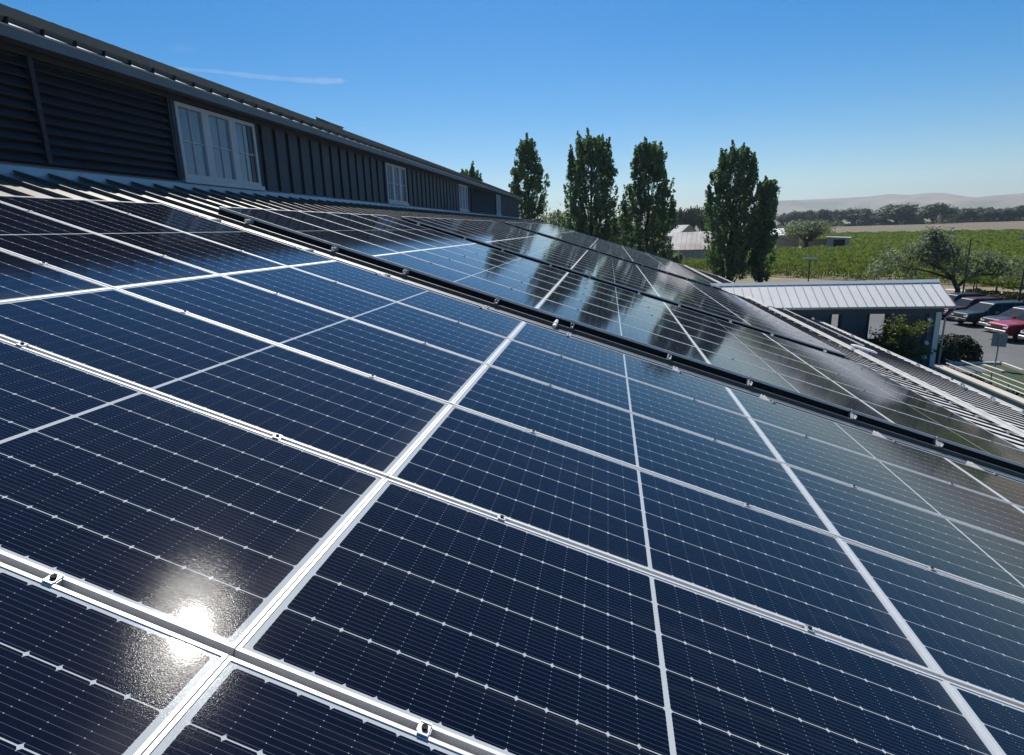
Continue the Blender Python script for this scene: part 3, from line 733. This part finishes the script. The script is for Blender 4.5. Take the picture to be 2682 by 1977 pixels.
# ================================================================== VINEYARD
rv = Vector((-.72, -.694, 0)); nv = Vector((.694, -.72, 0))
g = np.random.default_rng(51)
Ps = []; Ss = []; Ns = []; stakes = MB()
r0 = 81.3
for ri in range(80):
    dperp = r0 + ri * 2.45
    step = .42 if ri < 8 else (.6 if ri < 25 else 1.0)
    ts = np.arange(-190, 330, step)
    xs = nv.x * dperp + rv.x * ts; ys = nv.y * dperp + rv.y * ts
    dist = np.hypot(xs, ys); az = np.degrees(np.arctan2(ys, xs))
    ok = (az < -3.2) & (az > -36) & (xs > 60)
    ok &= ~((xs > 148) & (xs < 190) & (ys > -64.5) & (ys < -20))      # farm yard
    ok &= ~((xs > 112) & (ys > -27))                                  # barn ground
    ok &= ~((ri in (3, 4, 33, 34)) & (np.sin(ts * .05 + ri) > .55))   # missing vines
    xs, ys = xs[ok], ys[ok]; m_ = len(xs)
    if not m_: continue
    nl = 44 if ri < 8 else (30 if ri < 25 else 20)
    for q_ in range(nl):
        hh = g.uniform(.45 if ri > 2 else .15, 2.0, m_) + .18 * np.sin(ts[ok] * .9 + ri); lat = g.normal(size=m_) * .40 * (1.35 - (hh - .75) / 2.0)
        P = np.stack([xs + rv.x * g.uniform(-.5, .5, m_) * step + nv.x * lat, ys + rv.y * g.uniform(-.5, .5, m_) * step + nv.y * lat, G + hh], 1)
        Ps.append(P); Ss.append(g.uniform(.08, .17, m_) * (1.0 if ri < 8 else (1.3 if ri < 25 else 1.9)))
        Ns.append(np.stack([nv.x * np.sign(lat), nv.y * np.sign(lat), np.full(m_, .7)], 1))
    if ri < 3:
        for (x, y) in list(zip(xs, ys))[::4]:
            stakes.tube([(x, y, G), (x + .03, y, G + .5), (x, y, G + 1.0)], [.05, .04, .03], 5, cap=False)
o = mobj("vineyard", leafmesh("vineyard", np.concatenate(Ps), np.concatenate(Ss), M['leaf_vine'], np.concatenate(Ns), .2, 52))
o['kind'] = 'stuff'; tag(o, "rows of green grape vines filling the flat field", "vineyard")
so_ = stakes.build("vine_trunks", M['stem']); so_['kind'] = 'stuff'; tag(so_, "trunks of the first vine rows", "vine trunks")
# the end vines one can tell apart, beside the car park
def end_vine(x, y, h, sd, lab):
    g = np.random.default_rng(sd); o = empty("grape_vine", (x, y, G), (0, 0, 0), lab, "grape vine", "end vines beside the car park")
    k = MB(); k.tube([(0, 0, 0), (g.normal() * .04, .03, .6), (0, 0, 1.15)], [.075, .055, .05], 6)
    k.tube([Vector((0, 0, 1.1)) - rv * 1.1, Vector((0, 0, 1.15)), Vector((0, 0, 1.1)) + rv * 1.1], .03, 5)
    k.build("trunk", M['stem'], o)
    n = 520; lx = g.uniform(-1.25, 1.25, n); hh = 1.15 + np.abs(g.normal(size=n)) * .38 * h; la = g.normal(size=n) * .28
    P = np.stack([rv.x * lx + nv.x * la, rv.y * lx + nv.y * la, hh - .15], 1)
    mobj("foliage", leafmesh("end_vine", P, g.uniform(.06, .14, n), M['leaf_vine'], np.stack([la * 2, la * 0, np.full(n, .5)], 1), .2, sd), o)
VL = ["end vine nearest the grey-green tree", "second end vine right of the grey-green tree", "third end vine right of the grey-green tree", "fourth end vine, above the rear of the dark suv", "fifth end vine, over the red pickup", "end vine nearest the right edge of the view"]
for i in range(6):
    t = i / 5.0
    end_vine(68.0 - 7.8 * t + rnd.uniform(-.2, .2), -38.3 - .5 * t + (1.0 if i % 2 else 0), 1.0 + .2 * (i % 2), 60 + i, VL[i])

# ================================================================== FARM BUILDINGS
def gable(name, x, y, rz, L, Wd, hw, hr, wallm, roofm, label, door=None, cat="barn"):
    """ridge along local x"""
    o = empty(name, (x, y, G), (0, 0, R(rz)), label, cat)
    k = MB(); a, b = L / 2, Wd / 2
    k.box(-a, a, -b, b, 0, hw)
    for s in (-1, 1):
        k.poly([(s * a * .999, -b, hw - .01), (s * a * .999, b, hw - .01), (s * a * .999, 0, hr - .12)])
    k.build("wall", wallm, o)
    k = MB(); ov = .35; sl = (hr - hw) / b
    for s in (-1, 1):
        e = b + ov; n_ = int(L / .8)
        p0 = [(s * 0, hr), (s * e, hw - sl * ov), (s * e, hw - sl * ov + .09), (0, hr + .09)]
        k.prism(p0, 0, -a - ov, a + ov)
        for i in range(n_ + 1):
            xx = -a - ov + i * (L + 2 * ov) / n_
            k.prism([(s * .02, hr + .088), (s * e * .999, hw - sl * ov + .088), (s * e * .999, hw - sl * ov + .13), (s * .02, hr + .13)], 0, xx - .025, xx + .025)
    k.build("roof", roofm, o)
    if door:
        u0, u1, z0, z1 = door
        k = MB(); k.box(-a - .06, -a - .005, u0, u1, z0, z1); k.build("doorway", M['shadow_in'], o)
    return o
x, y = at(-8.1, 121)
gable("barn", x, y, 78, 9.0, 8.0, 3.4, 6.3, M['barnwall'], M['rust'], "old white barn with a rust stained tin roof between two poplars")
x, y = at(-6.7, 140)
gable("small_barn", x, y, 14, 6.0, 4.8, 5.6, 7.6, M['barnwall'], M['rust'], "small gabled white barn with a dark opening behind the rusty roofed barn", (-1.9, 1.9, 3.0, 6.3))
def shed(name, x, y, rz, L, Wd, h, wm, rm, label, door=None, cat="shed"):
    o = empty(name, (x, y, G), (0, 0, R(rz)), label, cat)
    k = MB(); k.box(-L / 2, L / 2, -Wd / 2, Wd / 2, 0, h); k.build("wall", wm, o)
    k = MB(); k.prism([(-Wd / 2 - .3, h + .02), (Wd / 2 + .3, h + .35), (Wd / 2 + .3, h + .45), (-Wd / 2 - .3, h + .12)], 0, -L / 2 - .2, L / 2 + .2); k.build("roof", rm, o)
    if door:
        k = MB(); k.box(-L / 2 - .05, -L / 2 - .006, door[0], door[1], 0, door[2]); k.build("doorway", M['shadow_in'], o)
M['tan'] = mat('tan_boards', (.36, .32, .27), .85, noise=(.28, .25, .21), nscale=1)
x, y = at(-15.3, 189); shed("tan_shed", x, y, 72, 5.5, 4, 3.0, M['tan'], M['zinc'], "low tan shed left of the round grey-green tree")
x, y = at(-17.9, 187); shed("long_shed", x, y, 72, 10, 4, 2.3, M['barnwall'], M['zinc'], "long low pale shed behind the round grey-green tree")
x, y = at(-19.0, 183); shed("open_shed", x, y, -18, 4.2, 5.2, 2.9, M['barnwall'], M['zinc'], "flat roofed shed with a dark open front at the vineyard edge", (-1.6, 1.0, 2.6))
x, y = at(-14.6, 230); gable("grey_barn", x, y, 70, 12, 8, 3.2, 5.2, M['barnwall'], M['zinc'], "grey roofed barn far behind the tan shed")
# small parked things in the farm yard
x, y = at(-16.1, 176)

# ================================================================== CARPORT
o = empty("carport", (32.5, -13, G), (0, 0, 0), "open carport with a pale standing seam roof and dark blue walls", "carport")
CI = Vector((-32.5, 13, -G))
def cpart(mb, name, mt, parent=None, **k):
    q_ = mb.build(name, mt, parent or o, **k); q_.location = CI if parent is None else (0, 0, 0); return q_
XR, ZR, XE, ZE, Y0, Y1 = 33.79, -2.30, 31.84, -3.36, -18.08, -6.6
k = MB(); sl = (ZR - ZE) / (XR - XE)
for s in (-1, 1):
    k.prism([(XR, ZR - .06), (XR + s * (XR - XE), ZE - .06), (XR + s * (XR - XE), ZE), (XR, ZR)], 1, Y0, Y1)
    yy = Y0 + .03
    while yy < Y1:
        k.prism([(XR + s * .05, ZR - sl * .05 - .002), (XR + s * (XR - XE), ZE - .002), (XR + s * (XR - XE), ZE + .038), (XR + s * .05, ZR - sl * .05 + .038)], 1, yy - .016, yy + .016, 1); yy += .445
cpart(k, "roof", [M['zinc'], M['post']])
k = MB(); k.prism([(XR - .17, ZR - sl * .17 + .03), (XR, ZR + .075), (XR + .17, ZR - sl * .17 + .03), (XR + .17, ZR - sl * .17 + .05), (XR, ZR + .10), (XR - .17, ZR - sl * .17 + .05)], 1, Y0 - .02, Y1); cpart(k, "ridge_cap", M['cwhite'])
k = MB(); k.prism([(XE - .10, ZE - .10), (XE + .01, ZE - .10), (XE + .01, ZE - .062), (XE - .085, ZE - .062), (XE - .085, ZE + .01), (XE - .10, ZE + .01)], 1, Y0 - .03, Y1); cpart(k, "gutter", M['post'])
k = MB(); k.box(XE + .35, XE + .6, Y0 + .35, Y1, ZE - .42, ZE - .12); k.box(35.1, 35.35, Y0 + .35, Y1, ZE - .42, ZE - .12); cpart(k, "beam", M['cwall'])
k = MB(); k.box(XE + .6, 35.1, Y0 + .4, Y1, ZE - .15, ZE - .10); cpart(k, "ceiling", M['cdark'])
for (a, b) in ((-12.45, -11.0), (-14.25, -13.05), (-16.95, -15.25)):
    k = MB(); k.box(XE + .38, XE + .56, a, b, G, ZE - .42); cpart(k, "wall_panel", M['cwall'])
    for pa in (a - .10, b + .002):
        k = MB(); k.box(XE + .34, XE + .60, pa, pa + .098, G, ZE - .42); cpart(k, "wall_post", M['cdark'])
k = MB(); k.box(XE + .4, XE + .55, -15.14, -14.36, G, -5.1); cpart(k, "low_wall", M['cwall'])
for (a, b, mt, nm, x0, x1) in ((-17.36, -17.10, 'cwall', 'column', XE + .36, XE + .62), (-17.64, -17.40, 'cwhite', 'column_panel', XE + .30, XE + .42), (-17.66, -17.37, 'cdark', 'column', XE + .425, XE + .68), (-17.36, -17.1, 'cdark', 'column', 35.0, 35.3), (-12.9, -12.7, 'cdark', 'column', 35.0, 35.3)):
    k = MB(); k.box(x0, x1, a, b, G, ZE - .14 if nm == 'column' else ZE - .35); cpart(k, nm, M[mt])
k = MB(); xx = XE + .26; k.tube([(XE - .04, -18.0, ZE - .10), (XE - .02, -17.99, ZE - .22), (xx, -17.80, ZE - .62), (xx, -17.80, -5.2), (xx, -17.80, G + .1)], .045, 8); cpart(k, "downpipe", M['flash'])
for z in (-4.15, -4.42, -5.35, -6.1):
    k = MB(); k.box(XE + .20, XE + .36, -17.2, -17.02, z, z + .05); k.prism([(XE + .2, z + .05), (XE + .36, z + .05), (XE + .36, z + .16)], 1, -17.2, -17.02); cpart(k, "column_bracket", M['cwhite'])

# ================================================================== RETAINING WALL, RAILINGS, SIGN, LAMPS
k = MB(); k.box(8, 29.2, -16.50, -16.22, G, G + .86); k.box(7.95, 29.25, -16.55, -16.17, G + .86, G + .93)
ow = k.build("retaining_wall", M['concrete']); tag(ow, "low beige concrete wall with a pale cap running below the gutter", "wall")
def railing(x0, x1, y, rails, lab, posts=2.0):
    o = empty("handrail", ((x0 + x1) / 2, y, G), (0, 0, 0), lab, "handrail", "white handrails along the ramp"); h = (x1 - x0) / 2
    for z in rails:
        k = MB(); k.tube([(-h, 0, z), (h, 0, z)], .025, 8); k.build("rail", M['cwhite'], o, smooth=False)
    x = -h + .3
    while x < h:
        k = MB(); k.tube([(x, 0, 0), (x, 0, max(rails) - .03)], .024, 6); k.build("post", M['post'], o); x += posts
railing(10, 29.3, -16.72, (1.02,), "single white handrail nearest the concrete wall", 2.4)
railing(8, 32.6, -18.35, (.50,), "low white rail between the wall rail and the outer rail", 2.4)
railing(8, 29.9, -17.62, (1.02,), "outer white handrail along the lawn", 2.4)
o = empty("sign", (32.65, -20.69, G), (0, 0, R(-32)), "small square grey road sign seen from behind on a thin post", "sign")
k = MB(); k.tube([(0, 0, 0), (0, 0, 1.85)], .032, 8); k.build("post", M['post'], o)
k = MB(); k.box(.035, .045, -.30, .30, 1.15, 1.82); k.build("sign_plate", M['post'], o, bevel=.003)
def lamp(x, y, h, rz, lab, head=True):
    o = empty("lamp_post", (x, y, G), (0, 0, R(rz)), lab, "lamp post")
    k = MB(); k.tube([(0, 0, 0), (0, 0, h)], [.075, .05], 8); k.box(-.18, .18, -.18, .18, 0, .25); k.build("post", M['cdark'], o)
    if head:
        k = MB(); k.box(-.75, .75, -.16, .16, h, h + .13); k.prism([(-.75, h + .13), (.75, h + .13), (.6, h + .2), (-.6, h + .2)], 1, -.15, .15); k.build("lamp_head", M['post'], o)
x, y = at(-17.1, 74); lamp(x, y, 3.55, 72, "dark lamp post with a flat pale head in front of the vineyard")
lamp(60.6, -33.35, 5.6, 60, "slim dark pole right of the grey-green tree trunk", False)
lamp(57.6, -36.2, 5.6, 60, "lamp post with a pale head at the right edge of the view")

# ================================================================== CARS
def wheel(o, x, y, r_=.36, w_=.24):
    t = MB(); pr = []
    n = 22
    for rr, yy in ((r_ * .62, -w_ / 2), (r_ * .94, -w_ / 2), (r_, -w_ / 2 + .05), (r_, w_ / 2 - .05), (r_ * .94, w_ / 2), (r_ * .62, w_ / 2)): pr.append((rr, yy))
    b = len(t.v)
    for i in range(n):
        a = 2 * math.pi * i / n
        for rr, yy in pr: t.v.append((rr * math.cos(a), yy, rr * math.sin(a)))
    m_ = len(pr)
    for i in range(n):
        for j in range(m_):
            jj = (j + 1) % m_; ii = (i + 1) % n
            t.f.append((i * m_ + j, i * m_ + jj, ii * m_ + jj, ii * m_ + j)); t.mi.append(0)
    wo = t.build("wheel", M['tyre'], o, loc=(x, y, r_))
    k = MB(); s = 1 if y > 0 else -1
    k.prism([(r_ * .63 * math.cos(2 * math.pi * i / 18), r_ * .63 * math.sin(2 * math.pi * i / 18)) for i in range(18)], 1, s * w_ * .30, s * w_ * .42)
    for i in range(5):
        a = 2 * math.pi * i / 5; c_, s_2 = math.cos(a), math.sin(a); q = .035
        k.prism([(c_ * .06 - s_2 * q, s_2 * .06 + c_ * q), (c_ * r_ * .6 - s_2 * q, s_2 * r_ * .6 + c_ * q), (c_ * r_ * .6 + s_2 * q, s_2 * r_ * .6 - c_ * q), (c_ * .06 + s_2 * q, s_2 * .06 - c_ * q)], 1, s * w_ * .42, s * w_ * .47)
    k.build("rim", M['rim'], wo)
def loft(mb, secs):
    """secs: list of cross-sections, each a list of (x,y,z) going round"""
    n = len(secs[0]); b = len(mb.v)
    for s in secs: mb.v += [tuple(p) for p in s]
    for i in range(len(secs) - 1):
        for j in range(n):
            jj = (j + 1) % n; mb.f.append((b + i * n + j, b + i * n + jj, b + (i + 1) * n + jj, b + (i + 1) * n + j)); mb.mi.append(0)
    mb.f.append(tuple(b + j for j in reversed(range(n)))); mb.mi.append(0)
    e = b + (len(secs) - 1) * n; mb.f.append(tuple(e + j for j in range(n))); mb.mi.append(0)
def car(name, x, y, rz, kind, paintm, lab, cat, trim='blacktrim'):
    """nose towards local +x"""
    o = empty(name, (x, y, G), (0, 0, R(rz)), lab, cat, "cars parked at the edge of the lot")
    P = dict(suv=dict(L=4.75, W=1.86, hood=1.04, belt=1.12, roof=1.72, wsb=1.02, wst=.32, rt=-2.0, rb=-2.30),
             van=dict(L=5.1, W=1.96, hood=1.06, belt=1.12, roof=1.76, wsb=1.35, wst=.45, rt=-2.2, rb=-2.5),
             pickup=dict(L=5.7, W=2.0, hood=1.20, belt=1.26, roof=1.90, wsb=1.05, wst=.42, rt=-.85, rb=-1.05))[kind]
    L, W = P['L'] / 2, P['W'] / 2; zb = .34 if kind != 'pickup' else .46
    def sec(xx, w_, zt, z0=None):
        z0 = zb if z0 is None else z0
        return [(xx, -w_ * .90, z0), (xx, -w_, z0 + .16), (xx, -w_, zt - .22), (xx, -w_ * .965, zt - .06), (xx, -w_ * .84, zt), (xx, w_ * .84, zt), (xx, w_ * .965, zt - .06), (xx, w_, zt - .22), (xx, w_, z0 + .16), (xx, w_ * .90, z0)]
    h, be = P['hood'], P['belt']
    k = MB()
    tail = be if kind != 'pickup' else be - .02
    loft(k, [sec(L - .02, W * .84, h - .13, zb + .12), sec(L - .10, W * .93, h - .05, zb + .04), sec(L - .45, W, h + .005), sec(P['wsb'] + .05, W, h + .05), sec(P['wsb'] - .5, W, be), sec(-L * .6, W, be), sec(-L + .30, W * .985, tail), sec(-L + .03, W * .93, tail - .10, zb + .08)])
    k.build("body", paintm, o, smooth=False, bevel=.03)
    # cabin: glass house with painted roof
    def cab(xx, w_, z): return [(xx, -w_, z), (xx, w_, z)]
    gx = [(P['wsb'], P['wst']), (P['rb'], P['rt'])]
    k = MB(); wr, wb = W * .74, W * .93; zr = P['roof'] - .09
    A = [(gx[0][0], -wb, be - .04), (gx[0][0], wb, be - .04), (gx[1][0], wb, be - .03), (gx[1][0], -wb, be - .03)]
    B = [(gx[0][1], -wr, zr), (gx[0][1], wr, zr), (gx[1][1], wr, zr), (gx[1][1], -wr, zr)]
    for i in range(4):
        j = (i + 1) % 4; k.poly([A[i], A[j], B[j], B[i]])
    k.build("windows", M['carglass'], o)
    k = MB(); loft(k, [[(gx[0][1] + .07, -wr * .98, zr - .03), (gx[0][1] + .07, wr * .98, zr - .03), (gx[0][1] - .02, wr * .96, zr + .03), (gx[0][1] - .02, -wr * .96, zr + .03)],
        [(gx[0][1] - .35, -wr * 1.03, zr - .02), (gx[0][1] - .35, wr * 1.03, zr - .02), (gx[0][1] - .35, wr * .9, zr + .09), (gx[0][1] - .35, -wr * .9, zr + .09)],
        [(gx[1][1] + .3, -wr * 1.03, zr - .02), (gx[1][1] + .3, wr * 1.03, zr - .02), (gx[1][1] + .3, wr * .9, zr + .085), (gx[1][1] + .3, -wr * .9, zr + .085)],
        [(gx[1][1] - .06, -wr, zr - .03), (gx[1][1] - .06, wr, zr - .03), (gx[1][1], wr * .95, zr + .03), (gx[1][1], -wr * .95, zr + .03)]])
    k.build("roof", paintm, o, bevel=.02)
    k = MB()
    for sy in (-1, 1):
        for (xb, xt, wd) in ((gx[0][0], gx[0][1], .09), (-.12, -.12, .08), (gx[1][0], gx[1][1], .16)) + (((-1.15, -1.15, .08),) if kind != 'pickup' else ()):
            k.poly([(xb - wd * (xb > .2), sy * (wb + .004), be - .03), (xb + wd * (xb < .2), sy * (wb + .004), be - .03), (xt + wd * (xb < .2), sy * (wr + .008), zr + .0), (xt - wd * (xb > .2), sy * (wr + .008), zr + .0)])
    k.build("pillars", paintm, o)
    if kind == 'pickup':
        k = MB(); k.box(-L + .18, P['rb'] - .12, -W * .8, W * .8, be - .019, be - .012); k.build("cargo_bed", M['blacktrim'], o)
    for sy in (-1, 1):
        for sx in (L - .95, -L + 1.05):
            wheel(o, sx, sy * (W - .13), .37 if kind != 'pickup' else .41)
            k = MB(); n = 14; rr = .44 if kind != 'pickup' else .49; cz = .37 if kind != 'pickup' else .41
            arc = [(sx + rr * math.cos(math.pi * i / n), cz + rr * math.sin(math.pi * i / n)) for i in range(n + 1)] + [(sx - rr, zb + .02), (sx + rr, zb + .02)]
            k.prism(arc, 1, sy * (W + .004) - .01, sy * (W + .004)); k.build("wheel_arch", M['blacktrim'], o)
        k = MB(); y0 = sy * W * .50; y1 = sy * W * .90
        k.prism([(L - .02, h - .30), (L + .012, h - .30), (L - .04, h - .14), (L - .12, h - .13)], 1, min(y0, y1), max(y0, y1)); k.build("headlight", M['lamp'], o, bevel=.01)
        k = MB(); k.box(P['wsb'] - .25, P['wsb'] - .08, min(sy * (W + .02), sy * (W + .20)), max(sy * (W + .02), sy * (W + .20)), be + .02, be + .18); k.build("mirror", paintm, o, bevel=.02)
        for xd in (.35, -.75) if kind != 'pickup' else (.35, -.5):
            k = MB(); k.box(xd - .1, xd + .1, min(sy * W, sy * (W + .02)), max(sy * W, sy * (W + .02)), be - .17, be - .13); k.build("handle", M[trim], o)
    k = MB(); k.box(L - .03, L + .006, -W * .48, W * .48, h - .36, h - .15); k.build("grille", M['blacktrim'], o)
    k = MB()
    for q_ in range(2): k.box(L + .004, L + .022, -W * .47, W * .47, h - .32 + q_ * .09, h - .29 + q_ * .09)
    k.build("grille_bar", M['chrome'], o)
    k = MB(); k.prism([(L - .06, zb + .10), (L + .10, zb + .12), (L + .10, zb + .30), (L - .02, zb + .33)], 1, -W * .92, W * .92); k.build("bumper", M['chrome'] if trim == 'chrome' else paintm, o, bevel=.03)
    k = MB(); k.box(L + .10, L + .112, -.16, .16, zb + .14, zb + .26); k.build("number_plate", M['plate'], o)
    return o
RZ = 99
def park(cx, cy, L): return cx - math.cos(R(RZ)) * L / 2, cy - math.sin(R(RZ)) * L / 2
def put(name, fx, fy, kind, pm, lab, cat, L, trim='blacktrim'):
    x, y = park(fx, fy, L * .92); c_ = car(name, x, y, RZ + rnd.uniform(-1.5, 1.5), kind, M[pm], lab, cat, trim); c_.scale = (.92, .92, .92); return c_
put("pickup_truck", 40.7, -25.1, 'pickup', 'p_red', "bright red pickup truck with its nose to the lane", "pickup truck", 5.7, 'chrome')
put("pickup_truck", 43.6, -26.3, 'van', 'p_silver', "dark grey suv with a bright silver grille beside the red pickup", "car", 5.1, 'chrome')
put("parked_suv", 46.6, -25.9, 'van', 'p_green', "dark green suv with a long roof, left of the silver-grilled dark grey suv", "suv", 5.1)
put("parked_suv", 49.5, -26.2, 'suv', 'p_maroon', "maroon suv half hidden behind the end of the carport roof", "suv", 4.75)
put("pickup_truck", 37.8, -25.3, 'pickup', 'p_black', "black pickup truck at the right edge of the view", "pickup truck", 5.7, 'chrome')
put("parked_suv", 52.4, -26.6, 'suv', 'p_black', "dark car peeping over the end of the carport roof", "car", 4.75)

# ================================================================== CONTRAIL (thin cloud) AND HAZE
def vol(name, col, dens, aniso=0.0):
    mt = bpy.data.materials.new(name); mt.use_nodes = True; t = mt.node_tree
    t.nodes.remove(t.nodes["Principled BSDF"]); v = t.nodes.new("ShaderNodeVolumePrincipled")
    v.inputs["Color"].default_value = (*col, 1); v.inputs["Density"].default_value = dens; v.inputs["Anisotropy"].default_value = aniso
    t.links.new(v.outputs[0], t.nodes["Material Output"].inputs["Volume"]); return mt

def box_obj(name, x0, x1, y0, y1, z0, z1, mt):
    k = MB(); k.box(x0, x1, y0, y1, z0, z1); q_ = k.build(name, mt); q_['kind'] = 'stuff'; return q_
hz = box_obj("haze", -60, 8200, -8600, 6600, G - 3, 330, vol("haze_air", (.72, .86, 1.0), 1.1e-4, .35))
# contrail: a long thin curl of ice cloud high up
k = MB(); D0 = 9000
ctr = [(38.6, 13.0), (36.2, 13.28), (33.5, 13.27), (31.0, 13.10), (28.5, 12.98), (26.0, 12.90), (24.0, 12.93), (22.9, 12.98)]
pts = [Vector((D0 * math.cos(R(e)) * math.cos(R(a_)), D0 * math.cos(R(e)) * math.sin(R(a_)), D0 * math.sin(R(e)))) for a_, e in ctr]
fine = []; rad = []
for i in range(len(pts) - 1):
    for f_ in np.linspace(0, 1, 8, endpoint=False): fine.append(pts[i].lerp(pts[i + 1], f_))
fine.append(pts[-1]); nf = len(fine)
for i in range(nf):
    t_ = i / (nf - 1); rad.append((18 + 26 * t_) * min(1, (1 - t_) * 9 + .05) * (1 + .10 * math.sin(i * .9) + .12 * math.sin(i * .33)))
k.tube(fine, rad, 12)
q_ = k.build("cloud", vol("contrail_ice", (1, 1, 1), 3.2e-3, .2), smooth=True); q_['kind'] = 'stuff'
tag(q_, "thin white contrail curling over the building roof", "cloud")
k = MB(); c0 = Vector((D0 * math.cos(R(14.75)) * math.cos(R(35.8)), D0 * math.cos(R(14.75)) * math.sin(R(35.8)), D0 * math.sin(R(14.75)))); side = Vector((-math.sin(R(35.8)), math.cos(R(35.8)), 0))
k.tube([c0 + side * (220 * (t_ - .5) * 2) + Vector((0, 0, -14 * t_)) for t_ in np.linspace(0, 1, 12)], [58 * math.sin(math.pi * (.04 + .92 * t_)) for t_ in np.linspace(0, 1, 12)], 12)
q_ = k.build("cloud", vol("faint_cloud", (1, 1, 1), 2.5e-4, .2), smooth=True); q_['kind'] = 'stuff'
tag(q_, "faint small wisp of cloud above the contrail", "cloud")

g = np.random.default_rng(77); n = 9000
px_ = g.uniform(9, 31.5, n); py_ = g.uniform(-18.2, -16.85, n)
P = np.stack([px_, py_, G + .05 + g.uniform(0, .42, n) * (.7 + .3 * np.sin(px_ * 2.1) * np.cos(py_ * 5))], 1)
q_ = mobj("ground_cover", leafmesh("ground_cover", P, g.uniform(.03, .09, n), M['leaf_hedge'], None, .4, 78)); q_['kind'] = 'stuff'
tag(q_, "low dark green planting between the concrete wall and the handrails", "planting")
# rough dry weeds beyond the car park
n = 7000; t_ = g.uniform(0, 1, n); u_ = g.uniform(0, 1, n)
wx = 60.5 - 9 * t_ + 9 * u_; wy = -33.3 - 3 * t_ - 5 * u_
P = np.stack([wx, wy, G + g.uniform(0, .32, n)], 1); kp = np.sin(wx * 1.3) * np.cos(wy * 1.1) + .4 * np.sin(wx * 3 + wy) > -.15
q_ = mobj("dry_weeds", leafmesh("dry_weeds", P[kp], g.uniform(.05, .16, int(kp.sum())), M['weed'], None, .3, 79)); q_['kind'] = 'stuff'
tag(q_, "dry weeds on the bare ground behind the parked cars", "weeds")
